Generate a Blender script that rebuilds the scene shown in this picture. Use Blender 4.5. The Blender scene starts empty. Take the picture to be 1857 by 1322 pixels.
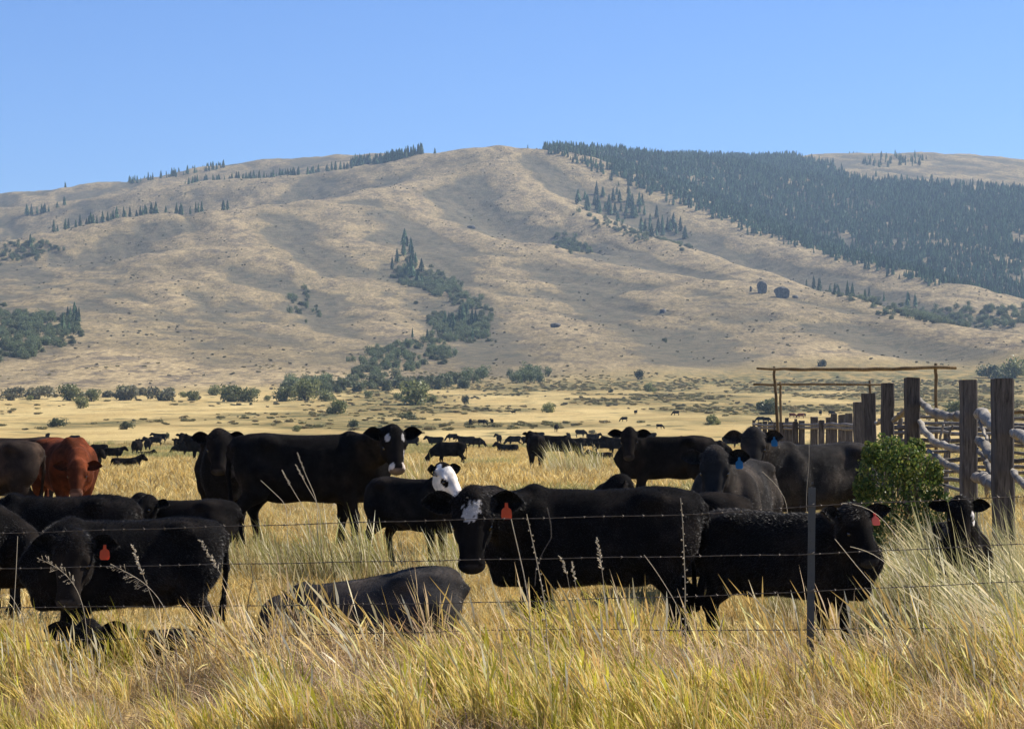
import bpy, math, random
import numpy as np
from mathutils import Vector, Matrix, Euler
random.seed(7); rng = np.random.default_rng(11)
sc = bpy.context.scene
C = sc.collection

# ------------------------------------------------------------------ camera, sky, sun, exposure
F = 4000.0; CX = 928.5; HY = 715.0; CZ = 1.88
cam_d = bpy.data.cameras.new('camera'); cam = bpy.data.objects.new('camera', cam_d); C.objects.link(cam)
cam.location = (0, 0, CZ); cam.rotation_euler = (math.radians(90), 0, 0)
cam_d.sensor_width = 36; cam_d.lens = F / 1857 * 36; cam_d.shift_y = (HY - 661) / 1857
cam_d.clip_start = 0.5; cam_d.clip_end = 30000
sc.camera = cam
SUN_EL = math.radians(43); SUN_AZ = math.radians(62)      # azimuth measured from the view direction to the right
world = bpy.data.worlds.new('World'); sc.world = world; world.use_nodes = True
wn = world.node_tree.nodes; wl = world.node_tree.links
sky = wn.new('ShaderNodeTexSky'); sky.sky_type = 'NISHITA'; sky.sun_disc = False
sky.sun_elevation = SUN_EL; sky.sun_rotation = SUN_AZ
sky.altitude = 1800; sky.air_density = 1.15; sky.dust_density = 0.05; sky.ozone_density = 4.5
sm = wn.new('ShaderNodeMix'); sm.data_type = 'RGBA'; sm.blend_type = 'MULTIPLY'; sm.inputs[0].default_value = 1.0; sm.inputs[7].default_value = (.70, .89, 1.26, 1)
wl.new(sky.outputs[0], sm.inputs[6]); wl.new(sm.outputs[2], wn['Background'].inputs[0]); wn['Background'].inputs[1].default_value = 0.066
sd = bpy.data.lights.new('sun', 'SUN'); sd.energy = 5.0; sd.angle = math.radians(0.5); sd.color = (1.0, 0.93, 0.82)
so = bpy.data.objects.new('sun', sd); C.objects.link(so)
sdir = Vector((math.cos(SUN_EL) * math.sin(SUN_AZ), math.cos(SUN_EL) * math.cos(SUN_AZ), math.sin(SUN_EL)))
so.rotation_euler = sdir.to_track_quat('Z', 'Y').to_euler(); so.location = (0, 0, 50)
sc.view_settings.view_transform = 'Standard'; sc.view_settings.look = 'None'
sc.view_settings.exposure = 0.80; sc.view_settings.gamma = 1.0; sc.view_settings.use_curve_mapping = False
sc.render.engine = 'CYCLES'
sc.cycles.max_bounces = 6; sc.cycles.diffuse_bounces = 2; sc.cycles.glossy_bounces = 2
sc.cycles.transmission_bounces = 3; sc.cycles.volume_bounces = 0; sc.cycles.transparent_max_bounces = 6
HAZE = 7.0e-5

# ------------------------------------------------------------------ helpers
def tag(o, label=None, cat=None, group=None, kind=None):
    if label: o['label'] = label
    if cat: o['category'] = cat
    if group: o['group'] = group
    if kind: o['kind'] = kind
    return o
def empty(name, loc=(0, 0, 0), rz=0):
    o = bpy.data.objects.new(name, None); o.empty_display_size = .1
    o.location = loc; o.rotation_euler = (0, 0, rz); C.objects.link(o); return o
def mesh_np(name, V, Q=None, T=None, col=None, smooth=True, colname='tint'):
    """fast mesh from numpy verts, quads and triangles, optional per-vertex colour"""
    me = bpy.data.meshes.new(name)
    V = np.asarray(V, np.float32).reshape(-1, 3)
    parts = []; tot = []
    if Q is not None and len(Q): Q = np.asarray(Q, np.int32); parts.append(Q.reshape(-1)); tot.append(np.full(len(Q), 4, np.int32))
    if T is not None and len(T): T = np.asarray(T, np.int32); parts.append(T.reshape(-1)); tot.append(np.full(len(T), 3, np.int32))
    li = np.concatenate(parts); lt = np.concatenate(tot)
    me.vertices.add(len(V)); me.vertices.foreach_set('co', V.reshape(-1))
    me.loops.add(len(li)); me.loops.foreach_set('vertex_index', li)
    me.polygons.add(len(lt))
    ls = np.concatenate([[0], np.cumsum(lt)[:-1]]).astype(np.int32)
    me.polygons.foreach_set('loop_start', ls); me.polygons.foreach_set('loop_total', lt)
    me.polygons.foreach_set('use_smooth', np.full(len(lt), smooth))
    if col is not None:
        a = me.color_attributes.new(colname, 'FLOAT_COLOR', 'POINT')
        c4 = np.ones((len(V), 4), np.float32); c4[:, :3] = col; a.data.foreach_set('color', c4.reshape(-1))
    me.update(calc_edges=True)
    return me
def obj(name, me, mats, parent=None):
    o = bpy.data.objects.new(name, me); C.objects.link(o)
    for m in (mats if isinstance(mats, (list, tuple)) else [mats]):
        if m and m.name not in [x.name for x in me.materials if x]: me.materials.append(m)
    if parent: o.parent = parent
    return o
class MB:
    """collects tubes, boxes, blobs into one mesh"""
    def __init__(s): s.V = []; s.Qs = []; s.Ts = []; s.n = 0; s.c = []
    def add(s, V, Q=None, T=None, col=(1, 1, 1)):
        V = np.asarray(V, float).reshape(-1, 3)
        s.V.append(V)
        if Q is not None and len(Q): s.Qs.append(np.asarray(Q) + s.n)
        if T is not None and len(T): s.Ts.append(np.asarray(T) + s.n)
        c = np.asarray(col, float)
        s.c.append(np.tile(c, (len(V), 1)) if c.ndim == 1 else c); s.n += len(V)
    def tube(s, pts, rad, n=6, col=(1, 1, 1), cap=True, jit=0):
        pts = np.asarray(pts, float); m = len(pts); rad = np.broadcast_to(np.asarray(rad, float), (m,))
        tg = np.gradient(pts, axis=0); tg /= np.linalg.norm(tg, axis=1)[:, None] + 1e-12
        ref = np.array([0, 0, 1.]) if abs(tg[:, 2]).mean() < .8 else np.array([1., 0, 0])
        a = np.cross(tg, ref); a /= np.linalg.norm(a, axis=1)[:, None] + 1e-12; b = np.cross(tg, a)
        th = np.linspace(0, 2 * np.pi, n, endpoint=False)
        r = rad[:, None] * (1 + jit * rng.standard_normal((m, n)))
        V = pts[:, None] + r[..., None] * (np.cos(th)[None, :, None] * a[:, None] + np.sin(th)[None, :, None] * b[:, None])
        V = V.reshape(-1, 3)
        i = np.arange(m - 1)[:, None] * n; j = np.arange(n)[None]; j2 = (j + 1) % n
        Q = np.stack([i + j, i + j2, i + n + j2, i + n + j], -1).reshape(-1, 4)
        T = None
        if cap:
            V = np.vstack([V, pts[0], pts[-1]]); k = m * n
            T = [[k, (q + 1) % n, q] for q in range(n)] + [[k + 1, (m - 1) * n + q, (m - 1) * n + (q + 1) % n] for q in range(n)]
        s.add(V, Q, T, col)
    def box(s, c, h, R=None, col=(1, 1, 1), jit=0):
        V = np.array([[x, y, z] for x in (-1, 1) for y in (-1, 1) for z in (-1, 1)], float) * h
        V += rng.standard_normal(V.shape) * jit
        if R is not None: V = V @ np.asarray(R).T
        V += c
        s.add(V, [[0, 1, 3, 2], [4, 6, 7, 5], [0, 4, 5, 1], [2, 3, 7, 6], [0, 2, 6, 4], [1, 5, 7, 3]], None, col)
    def mesh(s, name, smooth=True):
        return mesh_np(name, np.vstack(s.V), np.vstack(s.Qs) if s.Qs else None, np.vstack(s.Ts) if s.Ts else None, np.vstack(s.c), smooth)

# ------------------------------------------------------------------ numpy noise
_perm = rng.permutation(4096)
def vnoise(x, y, seed=0):
    xi = np.floor(x).astype(np.int64); yi = np.floor(y).astype(np.int64); fx = x - xi; fy = y - yi
    fx = fx * fx * (3 - 2 * fx); fy = fy * fy * (3 - 2 * fy)
    def h(a, b): return _perm[(_perm[(a + seed * 131) & 4095] + b * 7) & 4095] / 4095.0
    return (h(xi, yi) * (1 - fx) + h(xi + 1, yi) * fx) * (1 - fy) + (h(xi, yi + 1) * (1 - fx) + h(xi + 1, yi + 1) * fx) * fy
def fbm(x, y, oct=4, seed=0):
    t = 0; a = .5; s = 0
    for o in range(oct): t = t + a * vnoise(x, y, seed + o); s += a; x = x * 2.03 + 5.1; y = y * 2.03 + 3.7; a *= .5
    return t / s

# ------------------------------------------------------------------ the lie of the land
_pd = np.array([-60, 0, 34, 50, 80, 105, 190, 300, 400, 500, 650, 800, 1000, 1200, 1300, 1500, 1800, 2400, 3500, 6500, 30000], float)
_pz = np.array([0, 0, 0, -.25, -.85, -1.45, -3.3, -5.4, -6.2, -5.9, -4.8, -3.2, 1.0, 5.0, 8.0, 13, 20, 30, 40, 50, 60], float)
_dd = np.concatenate([np.arange(-60, 300, 1.), np.arange(300, 1500, 5.), np.arange(1500, 30001, 50.)])
_zz = np.interp(_dd, _pd, _pz)
_y1 = np.arange(0, 1500, 1.); _s1 = np.interp(_y1, _pd, _pz)
for w in (9, 15, 25):
    k = np.ones(w) / w; _s1 = np.convolve(np.pad(_s1, w // 2, mode='edge'), k, 'valid')
def valley(Y):
    Y = np.asarray(Y, float)
    return np.where(Y < 1450, np.interp(Y, _y1, _s1), np.interp(Y, _dd, _zz))
def P(x, y, d): return np.array([(x - CX) / F * d, d, CZ + (HY - y) / F * d])
RIDGES = [  # polyline of (photo x, photo y, distance), side slope, rounding radius
 ([(-500,420,4000),(0,352,4000),(120,344,4000),(250,328,4000),(440,301,4050),(520,290,4100),(640,283,4100),(760,280,3900)], .30, 120),
 ([(-300,400,3500),(60,372,3500),(330,334,3450),(560,313,3400),(700,296,3400),(790,277,3400),(850,268,3400),(910,264,3400),(1000,271,3380),(1070,300,3350),(1120,322,3300),(1180,345,3230),(1250,372,3120),(1377,421,2950),(1514,465,2750),(1632,499,2550),(1731,521,2400),(1790,545,2250),(1870,580,2050)], .42, 60),
 ([(900,290,3250),(973,342,3080),(1032,371,2960),(1110,409,2800),(1189,433,2680),(1318,477,2430),(1455,523,2170),(1573,556,1960),(1691,582,1770),(1809,598,1620),(1950,612,1480)], .42, 25),
 ([(700,350,3050),(749,389,2880),(835,418,2720),(934,442,2600),(1032,461,2490),(1110,477,2390),(1189,491,2300),(1300,508,2180),(1390,532,2060),(1480,563,1880)], .34, 35),
 ([(-300,470,2650),(0,437,2700),(98,421,2700),(197,402,2750),(275,388,2800),(393,382,2800),(492,372,2870),(570,364,2940),(700,342,3080),(850,300,3280)], .34, 40),
 ([(430,385,2780),(390,440,2500),(335,505,2200),(285,560,1980),(200,610,1740),(90,650,1520)], .25, 50),
 ([(600,366,2880),(625,430,2600),(650,500,2300),(680,560,2030),(705,620,1750),(690,665,1500)], .25, 50),
 ([(934,442,2600),(935,505,2300),(975,562,2020),(1040,612,1740),(1080,660,1450)], .22, 60),
 ([(-250,520,2300),(-60,560,2100),(30,620,1800)], .2, 60),
 ([(1250,520,2150),(1300,560,1950),(1420,600,1750),(1500,640,1520)], .22, 60),
 ([(1180,292,5000),(1235,287,5000),(1350,291,4900),(1450,288,4900),(1540,283,4900),(1640,284,4850),(1700,287,4850),(1770,294,4850),(1857,305,4850),(2050,330,4900)], .20, 200),
 ([(960,275,3800),(1010,270,3850),(1100,275,3900),(1200,287,3950),(1300,296,4000),(1420,318,3900),(1560,370,3750),(1700,425,3550),(1857,500,3200)], .34, 70),
 ([(1760,575,2900),(1820,545,2950),(1880,535,3000),(2000,520,3050)], .26, 60),
]
_R = [(np.array([P(*p) for p in pl]), s, r) for pl, s, r in RIDGES]
def land(X, Y):
    X = np.asarray(X, float); Y = np.asarray(Y, float)
    zv = valley(Y) + np.clip((Y - 90) / 300, 0, 1) * (fbm(X / 60, Y / 90, 3, 3) - .5) * 1.0 + (fbm(X / 3, Y / 3, 2, 9) - .5) * .07
    out = zv.copy()
    m = Y > 750
    if m.any():
        x = X[m]; y = Y[m]
        u = (x / y * F + CX)
        yf = np.interp(u, [-400, 200, 700, 1150, 1400, 2300], [880, 930, 1150, 1300, 1380, 1400])
        t = np.clip(y - yf, 0, 1700); ap = .028 * t + 3.0e-5 * t * t
        ap = ap * np.interp(u, [1300, 1700, 2200], [1, .80, .6])
        z = [zv[m] + ap]
        for pl, s, r in _R:
            best = np.full(x.shape, -1e9)
            for a, b in zip(pl[:-1], pl[1:]):
                ab = b[:2] - a[:2]; L2 = ab @ ab
                tt = np.clip(((x - a[0]) * ab[0] + (y - a[1]) * ab[1]) / L2, 0, 1)
                d2 = (x - a[0] - tt * ab[0]) ** 2 + (y - a[1] - tt * ab[1]) ** 2
                zz = a[2] + tt * (b[2] - a[2]) - s * (np.sqrt(d2 + r * r) - r)
                best = np.maximum(best, zz)
            z.append(best)
        z = np.array(z); k = 5.0; zm = z.max(0)
        z = zm + k * np.log(np.exp((z - zm) / k).sum(0))
        h = np.clip((z - zv[m]) / 60, 0, 1)
        n1 = fbm(x / 170 + .35 * y / 170, y / 420, 4, 21); n2 = 1 - np.abs(2 * fbm(x / 75 + .3 * y / 75, y / 300, 4, 33) - 1)
        z = z + h * ((n1 - .5) * 8 - (n2 - .6) * 8 + (fbm(x / 24, y / 50, 4, 41) - .5) * 4)
        out[m] = z
    return out
def G(x, d):
    X = (x - CX) / F * d
    return np.array([X, d, float(land(np.array([X]), np.array([float(d)]))[0])])
_gy = np.concatenate([np.arange(12, 400, .5), np.arange(400, 3000, 4)])
def by_base(x, yb, dmax=2600):
    """distance of the ground seen at photo pixel (x, yb)"""
    X = (x - CX) / F * _gy; z = land(X, _gy); ypx = HY - (z - CZ) * F / _gy
    ok = np.where((ypx <= yb) & (_gy < dmax))[0]
    return float(_gy[ok[0]]) if len(ok) else 900.

# ------------------------------------------------------------------ materials
def nmat(name):
    m = bpy.data.materials.new(name); m.use_nodes = True
    return m, m.node_tree.nodes, m.node_tree.links, m.node_tree.nodes['Principled BSDF']
def mix(nt, a, b, fac, mode='MIX'):
    n = nt.nodes.new('ShaderNodeMix'); n.data_type = 'RGBA'; n.blend_type = mode
    for s, v in ((0, fac), (6, a), (7, b)):
        if isinstance(v, (int, float)): n.inputs[s].default_value = v
        elif isinstance(v, tuple): n.inputs[s].default_value = (*v, 1)
        else: nt.links.new(v, n.inputs[s])
    return n.outputs[2]
def noise(nt, scale, detail=4, vec=None, rough=.55, dist=0):
    n = nt.nodes.new('ShaderNodeTexNoise'); n.inputs['Scale'].default_value = scale; n.inputs['Detail'].default_value = detail
    n.inputs['Roughness'].default_value = rough; n.inputs['Distortion'].default_value = dist
    if vec is not None: nt.links.new(vec, n.inputs['Vector'])
    return n.outputs[0]
def ramp(nt, v, stops):
    n = nt.nodes.new('ShaderNodeValToRGB'); e = n.color_ramp.elements
    while len(e) < len(stops): e.new(.5)
    for i, (p, c) in enumerate(stops):
        e[i].position = p; e[i].color = (c, c, c, 1) if isinstance(c, (int, float)) else (*c, 1)
    nt.links.new(v, n.inputs[0]); return n.outputs[0]
def pos(nt, sx=1, sy=1, sz=1):
    g = nt.nodes.new('ShaderNodeNewGeometry'); m = nt.nodes.new('ShaderNodeVectorMath'); m.operation = 'MULTIPLY'
    m.inputs[1].default_value = (sx, sy, sz); nt.links.new(g.outputs['Position'], m.inputs[0]); return m.outputs[0]
def attr(nt, name):
    a = nt.nodes.new('ShaderNodeAttribute'); a.attribute_name = name; return a
def plain(name, col, rough=.6, metal=0, spec=.5):
    m, n, l, b = nmat(name); b.inputs['Base Color'].default_value = (*col, 1); b.inputs['Roughness'].default_value = rough
    b.inputs['Metallic'].default_value = metal; b.inputs['Specular IOR Level'].default_value = spec; return m
def leafy(name, transl=.35, rough=.6, patch=None, spec=.2, var=(.72, 1.22)):
    """thin plant matter: colour from the 'tint' attribute, varied per instance and by patches of ground"""
    m, n, l, b = nmat(name); nt = m.node_tree
    c = attr(nt, 'tint').outputs['Color']
    oi = n.new('ShaderNodeObjectInfo')
    v = ramp(nt, oi.outputs['Random'], [(0, var[0]), (1, var[1])])
    c = mix(nt, c, v, 1.0, 'MULTIPLY')
    if patch:
        nz = noise(nt, patch[0], 3, pos(nt))
        f = ramp(nt, nz, [(.42, 0), (.62, 1)])
        c2 = mix(nt, c, patch[1], 1.0, 'MULTIPLY'); c = mix(nt, c, c2, f)
    l.new(c, b.inputs['Base Color']); b.inputs['Roughness'].default_value = rough; b.inputs['Specular IOR Level'].default_value = spec
    t = n.new('ShaderNodeBsdfTranslucent'); l.new(c, t.inputs['Color'])
    ms = n.new('ShaderNodeMixShader'); ms.inputs[0].default_value = transl
    l.new(b.outputs[0], ms.inputs[1]); l.new(t.outputs[0], ms.inputs[2]); l.new(ms.outputs[0], n['Material Output'].inputs[0])
    return m
M = {}
M['grass'] = leafy('dry_grass', .38, .55, (.45, (.92, .90, .80)))
M['field'] = leafy('field_grass', .35, .6, (.09, (.92, .88, .78)))
M['leaf'] = leafy('shrub_leaf', .3, .5)
M['needle'] = leafy('conifer_needles', .15, .7, var=(.45, 1.8))
def coat_mat(name, rough, spec, sheen):
    m, n, l, b = nmat(name); nt = m.node_tree
    c = attr(nt, 'tint').outputs['Color']
    v = ramp(nt, noise(nt, 9, 4, pos(nt)), [(.3, .7), (.7, 1.4)])
    c = mix(nt, c, mix(nt, c, (2.4, 2.1, 1.8), 1.0, 'MULTIPLY'), ramp(nt, noise(nt, 2.6, 3, pos(nt)), [(.48, 0), (.68, 1)]))
    l.new(mix(nt, c, v, 1.0, 'MULTIPLY'), b.inputs['Base Color'])
    b.inputs['Roughness'].default_value = rough; b.inputs['Specular IOR Level'].default_value = spec
    b.inputs['Sheen Weight'].default_value = sheen; b.inputs['Sheen Roughness'].default_value = .45
    b.inputs['Sheen Tint'].default_value = (.8, .8, .85, 1)
    return m, nt, b
M['coat'], nt, b = coat_mat('cattle_coat', .8, .01, .0)
bp = nt.nodes.new('ShaderNodeBump'); bp.inputs['Strength'].default_value = .25; bp.inputs['Distance'].default_value = .006
nt.links.new(noise(nt, 90, 3, pos(nt, 1, 1, .4), .6), bp.inputs['Height']); nt.links.new(bp.outputs[0], b.inputs['Normal'])
M['fur'], _, _ = coat_mat('cattle_fur', .5, .36, .0)
M['eye'] = plain('eye', (.006, .005, .005), .06, 0, .8)
M['tag_orange'] = plain('orange_tag', (.95, .17, .04), .45); M['tag_pink'] = plain('faded_tag', (.80, .16, .11), .5)
M['tag_blue'] = plain('blue_tag', (.05, .28, .50), .45); M['tag_yellow'] = plain('yellow_tag', (.75, .6, .25), .5)
for k in ('tag_orange', 'tag_pink', 'tag_blue'):
    nn = M[k].node_tree; bb = nn.nodes['Principled BSDF']; tr = nn.nodes.new('ShaderNodeBsdfTranslucent'); tr.inputs[0].default_value = bb.inputs['Base Color'].default_value
    ms = nn.nodes.new('ShaderNodeMixShader'); ms.inputs[0].default_value = .6
    nn.links.new(bb.outputs[0], ms.inputs[1]); nn.links.new(tr.outputs[0], ms.inputs[2]); nn.links.new(ms.outputs[0], nn.nodes['Material Output'].inputs[0])
M['horn'] = plain('hoof', (.03, .025, .02), .5)
def wood(name, c1, c2, c3, sc_=1):
    m, n, l, b = nmat(name); nt = m.node_tree
    tc = n.new('ShaderNodeTexCoord'); mp = n.new('ShaderNodeVectorMath'); mp.operation = 'MULTIPLY'; mp.inputs[1].default_value = (22 * sc_, 22 * sc_, 2.2 * sc_)
    l.new(tc.outputs['Object'], mp.inputs[0])
    g = noise(nt, 1.5, 6, mp.outputs[0], .65, .6)
    c = mix(nt, c1, c2, ramp(nt, g, [(.35, 0), (.65, 1)]))
    c = mix(nt, c, c3, ramp(nt, noise(nt, 2.2, 3, pos(nt)), [(.5, 0), (.7, .8)]))
    oi = n.new('ShaderNodeObjectInfo'); c = mix(nt, c, ramp(nt, oi.outputs['Random'], [(0, .7), (1, 1.25)]), 1.0, 'MULTIPLY')
    l.new(c, b.inputs['Base Color']); b.inputs['Roughness'].default_value = .85; b.inputs['Specular IOR Level'].default_value = .25
    bp = n.new('ShaderNodeBump'); bp.inputs['Strength'].default_value = .7; bp.inputs['Distance'].default_value = .012
    l.new(g, bp.inputs['Height']); l.new(bp.outputs[0], b.inputs['Normal']); return m
M['tie'] = wood('weathered_tie_wood', (.026, .023, .021), (.135, .118, .102), (.07, .062, .055))
M['log'] = wood('bleached_log_wood', (.15, .132, .105), (.31, .28, .235), (.075, .062, .048), .9)
M['rail'] = wood('grey_rail_wood', (.11, .095, .08), (.25, .225, .19), (.07, .06, .05), .6)
M['pole'] = wood('brown_pole_wood', (.10, .065, .03), (.20, .14, .07), (.07, .045, .02), .8)
M['steel'] = plain('painted_post_steel', (.05, .056, .062), .5, .3)
M['wire'] = plain('rusty_wire', (.10, .085, .07), .5, .7)
m, n, l, b = nmat('grey_rock'); nt = m.node_tree
l.new(mix(nt, (.05, .047, .042), (.15, .138, .12), ramp(nt, noise(nt, .35, 6, pos(nt)), [(.4, 0), (.6, 1)])), b.inputs['Base Color']); b.inputs['Roughness'].default_value = .9
M['rock'] = m
M['bark'] = plain('bark', (.07, .05, .04), .9)

# ------------------------------------------------------------------ ground sheet
K = 30.
uu = np.concatenate([-np.geomspace(1.6, .26, 26)[:-1], np.linspace(-.25, .25, 460), np.geomspace(.26, 1.6, 26)[1:]])
yy = np.concatenate([np.linspace(-26, 10, 8), np.linspace(12, 60, 40), np.geomspace(62, 880, 110)[:], np.linspace(888, 1500, 90)[:], np.linspace(1506, 4150, 400), np.linspace(4165, 5400, 60), np.geomspace(5500, 26000, 14)])
UU, YY = np.meshgrid(uu, yy); XX = UU * (YY + K)
ZZ = land(XX, YY)
# what shows from the viewpoint (used to spread trees only where some would be seen)
def grid_faces(r, c):
    i = np.arange(r - 1)[:, None] * c; j = np.arange(c - 1)[None]
    return np.stack([i + j, i + j + 1, i + c + j + 1, i + c + j], -1).reshape(-1, 4)
# ground weights: scrub and painted shade (hollows), gold (lower slopes) and painted light (crests)
eps = 60.
fld = YY > 780
conc = np.zeros_like(ZZ)
conc[fld] = (land(XX[fld] + eps, YY[fld]) + land(XX[fld] - eps, YY[fld]) + .6 * (land(XX[fld], YY[fld] + eps) + land(XX[fld], YY[fld] - eps)) - 3.2 * ZZ[fld])
PXX = XX / np.maximum(YY, 1) * F + CX; PYY = HY - (ZZ - CZ) * F / np.maximum(YY, 1)
hill = np.clip((YY - np.interp(PXX, [-400, 200, 700, 1150, 1400, 2300], [880, 930, 1150, 1300, 1380, 1400])) / 120, 0, 1)
scrub = np.clip(conc / 8 + .16 + (fbm(XX / 60, YY / 160, 4, 55) - .5) * 1.2, 0, 1) * hill  # brush in hollows, strengthened to paint in deeper relief shade
crest = np.clip(-conc / 9 - .10 + (fbm(XX / 50, YY / 120, 4, 57) - .5) * 1.2, 0, 1) * hill  # convex ground lightened, painting sunlit ridges into the colour
gold = crest * .6 + np.clip(1 - (ZZ - valley(YY)) / 60, 0, 1) * hill * np.clip(fbm(XX / 150, YY / 300, 3, 66) * 3 - 1.2, 0, 1)
olive = np.clip(fbm(XX / 40, YY / 110, 4, 77) * 5 - 2.2 + .35 * np.clip((YY - 450) / 300, 0, 1) + (PXX - 900) / 900 * np.clip((YY - 300) / 300, 0, 1), 0, 1) * np.clip((YY - 60) / 200, 0, 1) * (1 - hill)
gold = np.clip(gold, 0, 1)
gcol = np.stack([scrub, gold, olive], -1).reshape(-1, 3)
me = mesh_np('ground', np.stack([XX, YY, ZZ], -1).reshape(-1, 3), grid_faces(len(yy), len(uu)), None, gcol, True, 'veg_relief')
m, n, l, b = nmat('land'); nt = m.node_tree
va = attr(nt, 'veg_relief').outputs['Vector']; sx = n.new('ShaderNodeSeparateXYZ'); l.new(va, sx.inputs[0])
a2 = attr(nt, 'hillw')
p = pos(nt)
gold_c = mix(nt, (.46, .33, .125), (.60, .455, .19), ramp(nt, noise(nt, .035, 5, pos(nt, 1, .45, 1)), [(.38, 0), (.62, 1)]))
gold_c = mix(nt, gold_c, (.30, .20, .085), ramp(nt, noise(nt, .6, 5, p), [(.5, 0), (.75, .75)]))
gold_c = mix(nt, gold_c, (.13, .125, .05), ramp(nt, noise(nt, .10, 5, pos(nt, 1, .5, 1)), [(.57, 0), (.66, .85)]))
olive_c = mix(nt, (.11, .105, .04), (.33, .235, .085), ramp(nt, noise(nt, .14, 5, pos(nt, 1, .6, 1)), [(.42, 0), (.60, 1)]))
fieldc = mix(nt, gold_c, olive_c, sx.outputs[2])
h1 = mix(nt, (.145, .114, .060), (.272, .208, .104), ramp(nt, noise(nt, .012, 8, pos(nt, 1, .5, 2), .68, .3), [(.40, 0), (.58, 1)]))
h1 = mix(nt, h1, (.085, .073, .050), ramp(nt, noise(nt, .045, 8, pos(nt, 1, .30, 2.5), .75), [(.50, 0), (.60, .85)]))
h1 = mix(nt, h1, (.30, .235, .135), ramp(nt, noise(nt, .13, 7, pos(nt, 1, .22, 3), .75), [(.55, 0), (.63, .7)]))
h1 = mix(nt, h1, (.055, .052, .038), ramp(nt, noise(nt, .22, 6, pos(nt, 1, .5, 1), .75), [(.57, 0), (.66, .85)]))
hg = mix(nt, (.37, .28, .145), (.15, .118, .076), ramp(nt, noise(nt, .06, 8, pos(nt, 1, .30, 2), .75), [(.47, 0), (.58, 1)]))
h1 = mix(nt, h1, hg, sx.outputs[1])
hfine = ramp(nt, noise(nt, .30, 4, pos(nt, 1, .22, 1.5), .8), [(.34, .55), (.66, 1.45)])
h1 = mix(nt, h1, hfine, 1.0, 'MULTIPLY')
hs = mix(nt, (.075, .072, .045), (.16, .13, .08), ramp(nt, noise(nt, .09, 6, p, .7), [(.40, 0), (.62, 1)]))
h1 = mix(nt, h1, hs, ramp(nt, sx.outputs[0], [(.15, 0), (.60, .92)]))
c = mix(nt, fieldc, h1, a2.outputs['Fac'])
l.new(c, b.inputs['Base Color']); b.inputs['Roughness'].default_value = .95; b.inputs['Specular IOR Level'].default_value = .1
bp = n.new('ShaderNodeBump'); bp.inputs['Strength'].default_value = .8; bp.inputs['Distance'].default_value = 2.2
l.new(noise(nt, .3, 6, p, .7), bp.inputs['Height'])
l.new(bp.outputs[0], b.inputs['Normal'])
hw = me.attributes.new('hillw', 'FLOAT', 'POINT'); hw.data.foreach_set('value', hill.reshape(-1).astype(np.float32))
ground = obj('ground', me, m); tag(ground, 'golden ranch valley and bare tan hills', None, None, 'structure')

# ------------------------------------------------------------------ geometry-node spreading of stuff
def hidden_collection(name, objs):
    c = bpy.data.collections.new(name)
    for o in objs: c.objects.link(o)
    return c
def raw_obj(name, me, mats):
    o = bpy.data.objects.new(name, me)
    for mm in (mats if isinstance(mats, (list, tuple)) else [mats]): me.materials.append(mm)
    return o
def spread(name, variants, pts, rot, scl, idx, label):
    me = bpy.data.meshes.new(name); pts = np.asarray(pts, np.float32)
    me.vertices.add(len(pts)); me.vertices.foreach_set('co', pts.reshape(-1))
    a = me.attributes.new('rot', 'FLOAT_VECTOR', 'POINT'); a.data.foreach_set('vector', np.asarray(rot, np.float32).reshape(-1))
    a = me.attributes.new('scl', 'FLOAT', 'POINT'); a.data.foreach_set('value', np.asarray(scl, np.float32))
    a = me.attributes.new('idx', 'INT', 'POINT'); a.data.foreach_set('value', np.asarray(idx, np.int32))
    o = bpy.data.objects.new(name, me); C.objects.link(o)
    col = hidden_collection(name + '_plants', variants)
    g = bpy.data.node_groups.new(name, 'GeometryNodeTree')
    g.interface.new_socket('Geometry', in_out='INPUT', socket_type='NodeSocketGeometry')
    g.interface.new_socket('Geometry', in_out='OUTPUT', socket_type='NodeSocketGeometry')
    N = g.nodes; L = g.links
    gi = N.new('NodeGroupInput'); go = N.new('NodeGroupOutput')
    ci = N.new('GeometryNodeCollectionInfo'); ci.inputs[0].default_value = col; ci.inputs[1].default_value = True; ci.inputs[2].default_value = True
    ip = N.new('GeometryNodeInstanceOnPoints')
    def na(nm, t):
        x = N.new('GeometryNodeInputNamedAttribute'); x.data_type = t; x.inputs[0].default_value = nm; return x.outputs[0]
    er = N.new('FunctionNodeEulerToRotation'); L.new(na('rot', 'FLOAT_VECTOR'), er.inputs[0])
    L.new(gi.outputs[0], ip.inputs['Points']); L.new(ci.outputs[0], ip.inputs['Instance'])
    ip.inputs['Pick Instance'].default_value = True
    L.new(na('idx', 'INT'), ip.inputs['Instance Index']); L.new(er.outputs[0], ip.inputs['Rotation']); L.new(na('scl', 'FLOAT'), ip.inputs['Scale'])
    L.new(ip.outputs[0], go.inputs[0])
    md = o.modifiers.new('spread', 'NODES'); md.node_group = g
    tag(o, label, None, None, 'stuff'); return o

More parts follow.
